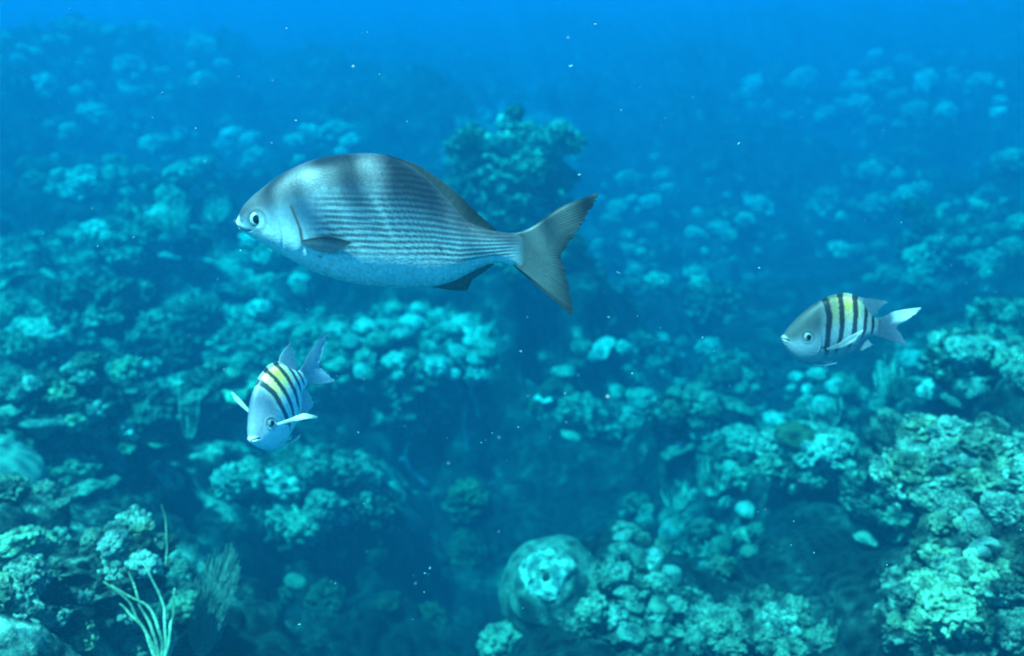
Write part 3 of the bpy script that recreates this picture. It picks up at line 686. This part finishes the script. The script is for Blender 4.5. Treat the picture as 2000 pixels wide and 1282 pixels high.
def place(root, fr_center_px, D, basis=None):
    p = at_depth(*fr_center_px, D)
    if basis is None: ax, ay, az_ = CR, CF, CU
    else: ax, ay, az_ = basis
    m = Matrix((ax, ay, az_)).transposed().to_4x4(); m.translation = p
    root.matrix_world = m
def root_empty(name, label, cat, group=None):
    o = bpy.data.objects.new(name, None); COL.objects.link(o); o.empty_display_size = .05; tag(o, label, cat, group); return o

# ---------------- the chub
def build_chub():
    D = 1.15; fr = FishFrame(800, 440, D / FPX)
    r = root_empty('sea_chub', 'large grey silver fish with thin dark lines along its flank, crossing the upper middle', 'fish')
    top = [(462,433),(466,423),(475,406),(490,389),(512,371),(540,350),(580,328),(620,313),(660,305),(700,302),(740,303),(780,314),(820,336),(850,362),(880,394),(912,430),(940,443),(970,452),(1000,455),(1014,454),(1030,449)]
    bot = [(462,436),(466,446),(475,453),(490,463),(520,481),(560,504),(600,526),(650,545),(700,556),(750,561),(800,562),(850,560),(890,548),(925,530),(955,517),(975,514),(1000,519),(1012,523),(1022,530),(1030,537)]
    wid = [(462,1.5),(470,10),(490,21),(520,33),(560,45),(620,56),(680,60),(740,59),(800,52),(860,41),(920,29),(970,19),(1000,12),(1015,8),(1030,1.2)]
    # curved lines on the head
    gx = lambda y: np.interp(y, [395,405,425,445,470,500], [578,582,590,597,599,592])     # gill-cover edge
    px_ = lambda y: np.interp(y, [400,430,460,485], [553,556,560,556])
    def relief(x, y):
        e = np.exp(-((x - gx(y) - 5) / 5.) ** 2) * sstep(396, 420, y) * sstep(502, 480, y) * -1.6
        e += np.exp(-((x - gx(y) + 8) / 8.) ** 2) * sstep(396, 420, y) * sstep(502, 480, y) * .7
        e += np.exp(-((x - px_(y)) / 3.) ** 2) * sstep(400, 412, y) * sstep(490, 478, y) * -.8
        my = np.interp(x, [462, 472, 484, 497], [441, 447, 451, 449])
        e += -3.2 * np.exp(-((y - my) / 1.8) ** 2) * sstep(499, 490, x)
        e += 1.8 * np.exp(-((y - my + 6) / 4.5) ** 2) * sstep(492, 478, x)
        ed = np.hypot(x - 509, y - 427); e += .7 * np.exp(-((ed - 20) / 3.6) ** 2)
        return e
    def paint(x, y, v):
        p = np.stack([x / 14, y / 14], 1)
        back = np.array([.075, .075, .10]); mid = np.array([.22, .33, .41]); belly = np.array([.80, .93, .96])
        t = v + .03 * fbm(p, 3, 5)
        C = mixc(back, mid, sstep(.14, .50, t)); C = mixc(C, belly, sstep(.46, .84, t))
        # dark brown-grey shading of the forehead
        hd = sstep(610, 540, x); C = mixc(C, [.07, .07, .085], hd * sstep(.62, .2, v) * .9)
        # long dark lines along scale rows
        ax = np.interp(x, [600,700,800,850,900,960,1020], [0,0,4,14,36,52,54])    # how far the rows bend down toward the tail
        yy = y - ax * sstep(560, 330, y - ax * .3)
        sq = np.interp(x, [600,800,900,960,1020], [1,1,.86,.6,.52]); cc = 445 + ax * .35
        row = (y - (cc)) / sq / 11.5
        row = row + .18 * fbm(np.stack([x / 60, y / 25], 1), 2, 8)
        ln = sstep(.12, .62, .5 + .5 * np.cos(row * 2 * math.pi))
        am = sstep(600, 660, x) * sstep(1025, 985, x) * sstep(.24, .36, v) * sstep(.84, .66, v)
        am2 = sstep(700, 780, x) * sstep(.0, .08, v) * sstep(.4, .3, v) * .85
        dash = .9 + .1 * np.cos(x / 4.6 * 2 * math.pi / 1.6 + row * 3)
        C = mixc(C, [.02, .03, .045], np.clip(am + am2, 0, 1) * ln * .9 * dash)
        ky, kx = np.floor(row * 2).astype(np.int64), np.floor(x / 4.4 + .5 * (np.floor(row * 2) % 2)).astype(np.int64)
        sc_ = hash2(kx, ky, 77); C = C * (1 + (.30 * (sc_ - .5)) * sstep(590, 640, x))[:, None]
        fx = (x / 4.4 + .5 * (np.floor(row * 2) % 2)) % 1; C = C * (1 - .10 * np.exp(-((fx - .5) / .22) ** 2) * sstep(590, 640, x))[:, None]
        # gill-cover edge and cheek marks
        g = np.exp(-((x - gx(y)) / 2.6) ** 2) * sstep(396, 404, y) * sstep(478, 462, y); C = mixc(C, [.16, .07, .02], g)
        g = np.exp(-((y - (455 + (x - 510) * .22)) / 3.) ** 2) * sstep(500, 512, x) * sstep(548, 532, x) * (.5 + .5 * fbm(np.stack([x / 6, y / 3], 1), 2, 3)); C = mixc(C, [.34, .26, .12], np.clip(g, 0, 1) * .7)
        g = np.exp(-((x - px_(y)) / 3) ** 2) * sstep(400, 412, y) * sstep(485, 475, y); C = mixc(C, [.2, .3, .36], g * .35)
        # pale lips, dark mouth line
        C = mixc(C, [.88, .86, .78], sstep(482, 468, x + (445 - y) * .25) * sstep(416, 426, y) * sstep(452, 447, y))
        my = np.interp(x, [462, 472, 484, 497], [441, 447, 451, 449])
        C = mixc(C, [.03, .04, .05], np.exp(-((y - my) / 1.7) ** 2) * sstep(499, 492, x) * .9)
        C = mixc(C, [.05, .06, .07], np.exp(-(np.hypot(x - 476, y - 431 - (x - 476) * .9) / 3) ** 2) * .6)
        ed = np.hypot(x - 509, y - 427); C = mixc(C, [.12, .11, .10], np.exp(-((ed - 18.5) / 2.6) ** 2) * .6)
        C = mixc(C, [.15, .18, .20], sstep(995, 1028, x))
        C = mixc(C, [.03, .03, .04], np.exp(-(((x - 631) / 4.5) ** 2 + ((y - 498) / 2.0) ** 2)) * .9)
        return C
    fish_body('body', fr, top, bot, wid, M['chub'], paint, relief, r)
    for sg in (-1, 1):
        eye(fr, 509, 427, 16, 16, 22.5, 7.5, r, 8.6, sg, (.035, .035, .035), (.66, .74, .74), (1, 0))
    dk = np.array([.025, .03, .035]); md = np.array([.05, .055, .06])
    dorsal = lambda U, V, c: mixc(mixc(md, dk, V), [.09, .085, .08], np.clip(c, 0, 1) * .2)
    fin('dorsal_fin', fr, [[(640,311),(700,306),(760,312),(800,330),(820,342),(850,370),(880,402),(912,436),(940,447),(964,452)],
                           [(630,309),(700,302),(760,305),(800,317),(822,326),(860,351),(900,384),(935,418),(955,436),(970,450)]], M['chubfin'], r, dorsal, 26, 220, 16, 7, .2, .04)
    fin('anal_fin', fr, [[(838,558),(860,556),(890,545),(925,526),(960,514)], [(845,562),(870,565),(895,563),(925,543),(963,516)], [(850,563),(880,568),(911,570),(922,548),(966,517)]], M['chubfin'], r,
        lambda U, V, c: mixc(mixc([.14, .16, .17], [.06, .07, .08], V), [.2, .2, .2], np.clip(c, 0, 1) * .25), 16, 130, 30, 5, .6, .05)
    def tailc(U, V, c):
        C = mixc([.19, .22, .24], [.24, .27, .28], sstep(0, .4, V)); edge = sstep(.52, .95, V)
        C = mixc(C, [.05, .065, .08], edge * .9); C = mixc(C, [.09, .10, .11], sstep(.05, .0, U) * .8 + sstep(.95, 1, U) * .5)
        C = mixc(C, [.12, .12, .12], np.clip(-c, 0, 1) * .22 * (.4 + .6 * V)); return C * .52
    fin('tail_fin', fr, [[(1008,456),(1012,470),(1014,490),(1012,508),(1002,519)],
                         [(1040,443),(1052,470),(1056,492),(1050,520),(1030,543)],
                         [(1098,404),(1102,445),(1085,493),(1085,545),(1075,582)],
                         [(1171,375),(1160,400),(1138,438),(1118,468),(1098,497),(1110,548),(1118,585),(1124,614),(1120,622)]],
        M['chubfin'], r, tailc, 34, 260, 90, 9, .45, .06, bend=lambda U, V: 5 * V * V * np.sin(U * 5))
    def on(px, py, off):
        T, B, W = (float(interp(q, np.array([px]))[0]) for q in (top, bot, wid)); t = min(1, abs(py - (T + B) / 2) / ((B - T) / 2))
        return (px, py, W * max(0, 1 - t * t) ** .56 + off)
    pc = lambda U, V, c: mixc(mixc([.05, .06, .075], [.17, .25, .31], sstep(0, .5, U)), [.03, .035, .04], np.clip(-c, 0, 1) * .6)
    pp = [[(598,466,1),(598,470,1),(599,475,1)], [(640,458,5),(632,474,4),(626,486,3)], [(672,461,6),(662,478,6),(648,488,5)], [(697,469,7),(690,474,7),(672,484,7),(655,492,6)]]
    for sg in (1, -1):
        fin('pectoral_fin', fr, [[(p[0], p[1], sg * on(*p)[2]) for p in q] for q in pp], M['chubfin'], r, pc, 14, 80, 50, 2.0, .5, .03)
    rl = math.radians(9); place(r, (800, 440), D, (CR, CF * math.cos(rl) + CU * math.sin(rl), CU * math.cos(rl) - CF * math.sin(rl)))
    return r
build_chub()

# ---------------- sergeant majors (traced in the 6.25x enlargement of the right one)
def build_sergeant(label, D, S_scale, centre_px, basis, right):
    fr = FishFrame(760, 580, S_scale); dim = .6 if right else 1.2
    r = root_empty('sergeant_major_fish', label, 'fish', 'striped damselfish over the reef')
    top = [(166,690),(180,664),(205,640),(230,592),(290,512),(350,442),(430,362),(500,306),(600,244),(700,204),(800,182),(900,176),(1000,190),(1080,222),(1150,280),(1200,345),(1250,410),(1290,440),(1340,455)]
    bot = [(166,694),(182,730),(210,790),(270,880),(340,950),(420,1000),(520,1024),(600,1020),(700,994),(800,962),(900,930),(1000,895),(1060,855),(1110,790),(1150,735),(1200,696),(1250,676),(1290,668),(1340,660)]
    wid = [(166,8),(200,50),(260,85),(340,112),(440,136),(560,148),(680,146),(800,130),(920,108),(1040,82),(1150,55),(1230,38),(1290,26),(1340,14)]
    bars = [(660,700,690,700,42),(850,856,862,820,36),(1025,1035,1025,965,38),(1180,1170,1160,1110,28),(1275,1272,1262,1240,22)]
    gx = lambda y: np.interp(y, [560,640,720,800,860], [575,612,628,625,600])
    def relief(x, y):
        e = -6 * np.exp(-((x - gx(y) - 8) / 9.) ** 2) * sstep(540, 600, y) * sstep(880, 830, y)
        e += 4 * np.exp(-((x - gx(y) + 14) / 14.) ** 2) * sstep(540, 600, y) * sstep(880, 830, y)
        my = np.interp(x, [166, 215, 262], [692, 704, 724]); e += -14 * np.exp(-((y - my) / 7.) ** 2) * sstep(270, 240, x)
        e += 7 * np.exp(-((y - my + 20) / 12.) ** 2) * sstep(255, 220, x) + 6 * np.exp(-((y - my - 18) / 12.) ** 2) * sstep(255, 220, x)
        e += 5 * np.exp(-((np.hypot(x - 450, y - 650) - 72) / 10.) ** 2)
        return e
    def paint(x, y, v):
        n = fbm(np.stack([x / 60, y / 60], 1), 3, 3)
        C = mixc([.33, .38, .38], [.66, .80, .88], sstep(.25, .62, v + .05 * n)); 
        body = sstep(600, 700, x)
        C = mixc(C, [.72, .78, .76], body * sstep(.9, .4, v) * .6)
        # head: grey-green top
        hd = sstep(640, 560, x) * sstep(.62, .28, v)
        C = mixc(C, ([.15, .19, .19] if right else [.24, .27, .36]), hd * .85)
        # yellow wash between the bars on the back
        yl = sstep(.52, .20, v) * sstep(690, 730, x) * sstep(1130, 1060, x)
        C = mixc(C, [.98, .62, .14], yl * (.6 if right else .85))
        C = mixc(C, [.85, .55, .03], np.exp(-(((x - 935) / 45) ** 2 + ((y - 270) / 60) ** 2)) * .8)
        C = mixc(C, [.42, .52, .30], sstep(.4, .2, v) * sstep(1060, 1100, x) * sstep(1160, 1130, x) * .6)
        kk = hash2(np.floor(x / 13 + .5 * (np.floor(y / 12) % 2)).astype(np.int64), np.floor(y / 12).astype(np.int64), 31)
        C = C * (1 + .28 * (kk - .5) * sstep(480, 620, x))[:, None]
        for (a, b, c, d, wd) in bars:
            cx_ = np.interp(y, [150, 400, 600, 850], [a, b, c, d]) + 8 * fbm(np.stack([x / 50, y / 50], 1), 2, 9)
            ww = wd * np.interp(v, [0, .3, .75, 1], [1, 1, .8, .5]) * (1 + .45 * (kk - .5))
            m_ = sstep(ww * 1.12, ww * .78, np.abs(x - cx_)) * sstep(.97, .74, v)
            C = mixc(C, mixc([.012, .018, .035], [.04, .10, .20], sstep(.3, .9, v)), m_ * .96)
        C = mixc(C, [.012, .012, .02], np.exp(-(((x - 655) / 26) ** 2 + ((y - 785) / 20) ** 2)) * 1.0)
        C = mixc(C, [.85, .86, .84], sstep(235, 200, x) * sstep(645, 665, y) * .8)
        my = np.interp(x, [166, 215, 262], [692, 704, 724]); C = mixc(C, [.05, .06, .07], np.exp(-((y - my) / 6.) ** 2) * sstep(268, 250, x))
        C = mixc(C, [.10, .13, .15], np.exp(-((np.hypot(x - 450, y - 650) - 68) / 9.) ** 2) * .5)
        g = np.exp(-((x - gx(y)) / 7.) ** 2) * sstep(540, 600, y) * sstep(880, 830, y); C = mixc(C, [.2, .3, .38], g * .35)
        return C * dim
    fish_body('body', fr, top, bot, wid, M['serg'], paint, relief, r, 340, 200)
    for sg in (-1, 1):
        eye(fr, 450, 650, 54 if right else 46, 56 if right else 48, 124, 28, r, 29, sg, (.10, .13, .14), (.45, .52, .46) if right else (.25, .29, .31), (8, 0))
    def barfin(x):
        return None
    def dorc(U, V, c):
        x = 600 + U * 560
        C = np.tile([.42, .46, .46], (len(U), 1)); C = mixc(C, [.7, .6, .2], sstep(700, 740, x) * sstep(1000, 960, x) * .5)
        for (a, b, c_, d, wd) in bars[:4]: C = mixc(C, [.015, .02, .035], sstep(wd * 1.2, wd * .8, np.abs(x - a)) * .95)
        return C * dim
    fin('dorsal_fin', fr, [[(590,262),(700,214),(800,192),(900,186),(1000,200),(1080,232),(1150,290)], [(600,236),(680,186),(800,150),(900,131),(1000,146),(1090,182),(1165,232)]], M['serg'], r, dorc, 13, 180, 14, 26, 2.5, .12)
    blue = lambda k: (lambda U, V, c: mixc(mixc(np.array([.34, .42, .48]) * k * (1 if right else 1.5), np.array([.42, .52, .60]) * k * (1 if right else 1.4), V), [.10, .13, .17], np.clip(-c, 0, 1) * .4))
    if right:
        sd = [[(1080,232),(1150,290),(1200,352),(1252,418)], [(1090,200),(1190,262),(1235,340),(1262,428)], [(1120,190),(1260,222),(1330,300),(1300,400)], [(1200,205),(1470,228),(1340,330),(1318,405)]]
        an = [[(1050,850),(1110,780),(1160,720),(1215,690)], [(1070,862),(1150,835),(1210,790),(1240,720)], [(1090,862),(1190,842),(1310,782),(1270,764)]]
        tl = [[(1300,448),(1320,500),(1325,560),(1320,620),(1296,668)], [(1400,432),(1420,490),(1430,560),(1425,630),(1395,690)], [(1560,362),(1570,440),(1520,545),(1580,660),(1540,745)],
              [(1892,318),(1830,385),(1700,468),(1590,520),(1560,560),(1640,650),(1690,740),(1712,792)]]
    else:
        sd = [[(1080,232),(1150,290),(1200,352),(1252,418)], [(1100,180),(1200,250),(1245,330),(1275,425)], [(1150,140),(1300,190),(1330,290),(1310,410)], [(1230,110),(1420,90),(1370,260),(1320,420)]]
        an = [[(1000,905),(1080,840),(1150,735),(1235,680)], [(1060,930),(1160,880),(1220,800),(1262,690)], [(1120,950),(1300,930),(1300,820),(1270,700)]]
        tl = [[(1300,448),(1320,500),(1325,560),(1320,620),(1296,668)], [(1400,412),(1420,490),(1430,560),(1425,630),(1395,706)], [(1560,312),(1560,440),(1520,555),(1560,690),(1540,800)],
              [(1840,215),(1780,320),(1670,455),(1590,520),(1580,570),(1660,680),(1790,850),(1850,950)]]
    fin('soft_dorsal_fin', fr, sd, M['sergfin'], r, blue(1.0), 13, 110, 50, 14, 2.5, .22)
    fin('anal_fin', fr, an, M['sergfin'], r, blue(1.1), 12, 90, 40, 14, 2.5, .15)
    def tc_(U, V, c):
        C = mixc([.30, .37, .44], [.36, .46, .56], V) * (1 if right else 1.55); C = mixc(C, [.10, .13, .17], np.clip(-c, 0, 1) * .35)
        if right: C = mixc(C, [.9, .95, .97], sstep(.42, .25, U) * sstep(.5, .66, V))
        else: C = mixc(C, [.06, .08, .1], sstep(.03, 0, U) * .7 + sstep(.97, 1, U) * .7)
        return C
    fin('tail_fin', fr, tl, M['sergfin'], r, tc_, 22, 180, 70, 18, 2.6, .05, bend=(lambda U, V: -60 * V * V * sstep(.45, 0, U)) if right else (lambda U, V: (190 - 260 * U) * V * V))
    pale = lambda U, V, c: mixc([.80, .86, .86], [.55, .62, .64], np.clip(-c, 0, 1) * .5)
    if right:
        fin('pectoral_fin', fr, [[(680,790,150),(688,800,150),(694,812,148)], [(800,722,200),(830,742,196),(840,770,190)], [(940,610,235),(985,640,232),(975,690,226)], [(1074,536,258),(1065,556,260),(1010,620,252)]], M['sergfin'], r, pale, 10, 60, 50, 5, 1.4, .03)
        fin('pectoral_fin', fr, [[(680,790,-150),(688,800,-150),(694,812,-148)], [(800,722,-200),(830,742,-196),(840,770,-190)], [(1074,536,-258),(1065,556,-260),(1010,620,-252)]], M['sergfin'], r, pale, 10, 40, 30, 5, 1.4, .03)
        fin('pelvic_fin', fr, [[(560,1018,40),(575,1024,40),(590,1026,38)], [(680,1018,52),(680,1030,52),(670,1040,50)], [(856,990,50),(850,998,50),(800,1016,48)]], M['sergfin'], r, pale, 7, 50, 40, 6, 1.2)
        fin('pelvic_fin', fr, [[(560,1018,-40),(575,1024,-40),(590,1026,-38)], [(856,990,-50),(850,998,-50),(800,1016,-48)]], M['sergfin'], r, pale, 7, 40, 30, 6, 1.2)
    place(r, centre_px, D, basis)
    if not right:
        bpy.context.view_layer.update(); inv = r.matrix_world.inverted()
        def L(zx, zy, dD):                       # a point of the 5.13x enlargement, dD in front (-) / behind the fish centre
            return tuple(inv @ at_depth(440 + zx / 5.129, 650 + zy / 5.129, D + dD))
        b = -.030
        fin('pectoral_fin', fr, [[L(518,908,b), L(522,918,b), L(528,926,b)], [L(650,862,b-.008), L(665,880,b-.008), L(672,896,b-.007)], [L(790,812,b-.008), L(800,832,b-.009), L(810,862,b-.01)], [L(915,838,b-.002), L(926,846,b-.002), L(905,862,b-.003)]],
            M['sergfinw'], r, lambda U, V, c: mixc([.92, .97, .95], [.62, .72, .74], np.clip(-c, 0, 1) * .4), 8, 50, 60, 6, 1.6, 0, local=True)
        c2 = .012
        fin('pectoral_fin', fr, [[L(240,770,c2), L(236,785,c2), L(228,800,c2)], [L(140,655,c2), L(125,675,c2), L(108,690,c2)], [L(62,588,c2), L(60,598,c2), L(66,612,c2)]], M['sergfin'], r, pale, 8, 40, 40, 6, 1.4, 0, local=True)
        fin('pelvic_fin', fr, [[(500,1015,30),(520,1022,30),(545,1024,28)], [(640,1040,60),(640,1052,60),(630,1064,56)], [(800,1040,80),(795,1060,80),(760,1080,78)]], M['sergfin'], r, pale, 7, 40, 30, 6, 1.2)
        fin('pelvic_fin', fr, [[(500,1015,-30),(520,1022,-30),(545,1024,-28)], [(800,1040,-60),(795,1060,-60),(760,1080,-58)]], M['sergfin'], r, pale, 7, 40, 30, 6, 1.2)
    return r
M['sergfinw'] = fish_mat('sergeant_white_fin', .45, 0, .0, 500, .4, .3)
build_sergeant('small striped fish with black bars and yellow back, facing left at the right side', 1.08, 1.08 / FPX / 6.25, (1500 + 760 / 6.25, 550 + 580 / 6.25), (CR, CF * math.cos(.2) + CU * math.sin(.2), CU * math.cos(.2) - CF * math.sin(.2)), True)
def cam_vec(v): return (CR * v[0] + CU * v[1] - CF * v[2]).normalized()
f_ = cam_vec((-.42, -.49, .76)); u_ = cam_vec((-.35, .86, .36)); u_ = (u_ - f_ * u_.dot(f_)).normalized()
xa = -f_; ya = u_.cross(xa)
LEFT = dict(S=1.08 / FPX / 6.25 * 1.05, D=1.10, c=(540, 790))
build_sergeant('small striped fish with yellow back, nose down and facing the viewer, at lower left', LEFT['D'], LEFT['S'], LEFT['c'], (xa, ya, u_), False)

# ------------------------------------------------------------------ suspended specks in the water
def specks():
    mb = MB(); V, F = ico(2)
    pts = [(560,56),(707,65),(718,64),(1110,74),(1115,130),(690,130),(742,147),(298,230),(383,252),(382,163),(1163,48),(1299,231),(1443,281),(1250,171),(681,417),(1132,342),(400,316),(137,18),(28,80),(318,183),(180,408),(466,150),
           (578,236),(795,238),(531,280),(1210,534),(1206,532),(1290,641),(1372,660),(1395,687),(1483,524),(1425,755),(1189,620),(1245,618),(1018,687),(1187,775),(1106,825),(1262,880),(1235,730),(975,855),(700,845),(840,1110),(1015,686),(585,1220),(812,1140),(655,1140),(1495,995),(1480,1000),(1560,940),(948,860),(940,865),(1545,1065),(1590,1080),(1030,620),(460,432),(470,490),(585,630),(600,605),(658,735),(990,900),(876,905),(830,1120),(535,1285)]
    rs = np.random.RandomState(4)
    for _ in range(150): pts.append((rs.uniform(-60, 2060), rs.uniform(0, 1282)))
    for i, (px, py) in enumerate(pts):
        D = rs.uniform(.85, 1.9) if i < 62 else rs.uniform(.9, 3.4)
        c = np.array(at_depth(px, py, D)); r = (rs.uniform(.9, 2.0) if i < 62 else rs.uniform(.4, 1.1)) / FPX * D
        st = np.array([1, 1, 1.]) ; d = rs.randn(3); d /= np.linalg.norm(d)
        W = V * r + np.outer(V @ d, d) * r * rs.uniform(0, 1.3); mb.add(W * (1 + .2 * fbm(V * 2 + i, 2, i))[:, None] + c, F)
    m, nt, p = new_mat('plankton'); p.inputs['Base Color'].default_value = (.38, .40, .39, 1); p.inputs['Roughness'].default_value = .5
    o = mb.build('suspended_specks', m); tag(o, 'tiny pale specks drifting in the water in front of the reef', 'specks', kind='stuff')
specks()

# ------------------------------------------------------------------ labels for the corals
MATW = {'straw': 'straw yellow','darkrock': 'big dark','pale': 'pale', 'tan': 'tan', 'olive': 'olive', 'mottled': 'mottled', 'brown': 'dark brown', 'ochre': 'ochre'}
KW = {'knobby': 'lumpy coral', 'boulder': 'round coral', 'ragged': 'ragged rock', 'plate': 'coral ledge', 'clump': 'finger coral'}
CAT = {'knobby': 'coral head', 'boulder': 'coral boulder', 'ragged': 'reef rock', 'plate': 'coral ledge', 'clump': 'finger coral'}
ORD = ['leftmost'] + [w + ' from left' for w in 'second third fourth fifth sixth seventh eighth ninth tenth eleventh twelfth thirteenth fourteenth fifteenth sixteenth'.split()]
byg = {}
for c in CORALS: byg.setdefault((c[6], c[4], c[5]), []).append(c)
for (zn, kd, mt), L in byg.items():
    parts = [('', L)]
    if len(L) > 8:
        L = sorted(L, key=lambda c: c[2]); h = len(L) // 2; parts = [('upper', L[:h]), ('lower', L[h:])]
    for row, Q in parts:
        Q = sorted(Q, key=lambda c: c[1])
        for i, c in enumerate(Q):
            lab = f"{MATW[mt]} {KW[kd]}" + (f", {ORD[i]} {'among ' + row + ' ones ' if row else ''}on {zn}" if len(Q) > 1 else f" on {zn}")
            tag(c[0], lab, CAT[kd], f"{KW[kd]}s on {zn}")

# ------------------------------------------------------------------ unseen water surface as a caustic gobo, and the water itself
m, nt, p = new_mat('caustic_gobo_surface')
for n in list(nt.nodes):
    if n.type == 'BSDF_PRINCIPLED': nt.nodes.remove(n)
tc = nt.nodes.new('ShaderNodeTexCoord'); out = nt.nodes['Material Output']
def ripple(scale, width, dist):  # caustic light lines drawn as transparency on a flat sheet, no real waves
    wn = nt.nodes.new('ShaderNodeTexNoise'); wn.inputs['Scale'].default_value = scale * .7; wn.inputs['Detail'].default_value = 2
    nt.links.new(tc.outputs['Object'], wn.inputs['Vector'])
    mv = nt.nodes.new('ShaderNodeVectorMath'); mv.operation = 'MULTIPLY_ADD'; mv.inputs[1].default_value = (dist, dist, 0)
    nt.links.new(wn.outputs['Color'], mv.inputs[0]); nt.links.new(tc.outputs['Object'], mv.inputs[2])
    vo = nt.nodes.new('ShaderNodeTexVoronoi'); vo.voronoi_dimensions = '2D'; vo.feature = 'DISTANCE_TO_EDGE'; vo.inputs['Scale'].default_value = scale
    nt.links.new(mv.outputs[0], vo.inputs['Vector'])
    return ramp(nt, vo.outputs['Distance'], [(0, (1, 1, 1)), (width * .30, (.70, .70, .70)), (width * .85, (.07, .07, .07))])
r1 = ripple(3.4, .26, .3); r2 = ripple(16.0, .40, .07)
mx = nt.nodes.new('ShaderNodeMix'); mx.data_type = 'RGBA'; mx.inputs[0].default_value = .80
nt.links.new(r1, mx.inputs[6]); nt.links.new(r2, mx.inputs[7])
tr = nt.nodes.new('ShaderNodeBsdfTransparent'); nt.links.new(mx.outputs[2], tr.inputs[0]); nt.links.new(tr.outputs[0], out.inputs[0])
M['surface'] = m
SURF = 3.5; SHX, SHY = 1.45, 1.2  # sheet offset picked so light streaks fall on the big fish
ws = mesh_np('water_surface_gobo', [(-110, -110, SURF), (110, -110, SURF), (110, 110, SURF), (-110, 110, SURF)], np.array([[0, 1, 2, 3]]), m); ws.location = (SHX, SHY, 0); tag(ws, kind='structure')  # flat sheet out of view, added to pattern the sunlight

m = bpy.data.materials.new('water_haze'); m.use_nodes = True; nt = m.node_tree
for n in list(nt.nodes):
    if n.type == 'BSDF_PRINCIPLED': nt.nodes.remove(n)
pv = nt.nodes.new('ShaderNodeVolumePrincipled')
DENS = 0.72
SIG_S = (.001, .0215, .0415); SIG_A = (.70, .071, .029)
alb = [s / DENS for s in SIG_S]
absc = [max(0, 1 - a / DENS / (1 - c)) ** 2 for a, c in zip(SIG_A, alb)]
pv.inputs['Density'].default_value = DENS
pv.inputs['Color'].default_value = (*alb, 1); pv.inputs['Absorption Color'].default_value = (*absc, 1)
pv.inputs['Anisotropy'].default_value = 0.1
nt.links.new(pv.outputs[0], nt.nodes['Material Output'].inputs['Volume'])
hz = 95.0; z0, z1 = float(P[:, 2].min()) - 1.0, SURF - .15
Vb = np.array([(x, y, z) for z in (z0, z1) for y in (-hz, hz) for x in (-hz, hz)])
Fb = np.array([[0, 2, 3, 1], [4, 5, 7, 6], [0, 1, 5, 4], [2, 6, 7, 3], [0, 4, 6, 2], [1, 3, 7, 5]])
hb = mesh_np('haze', Vb, Fb, m, smooth=False); tag(hb, kind='stuff')
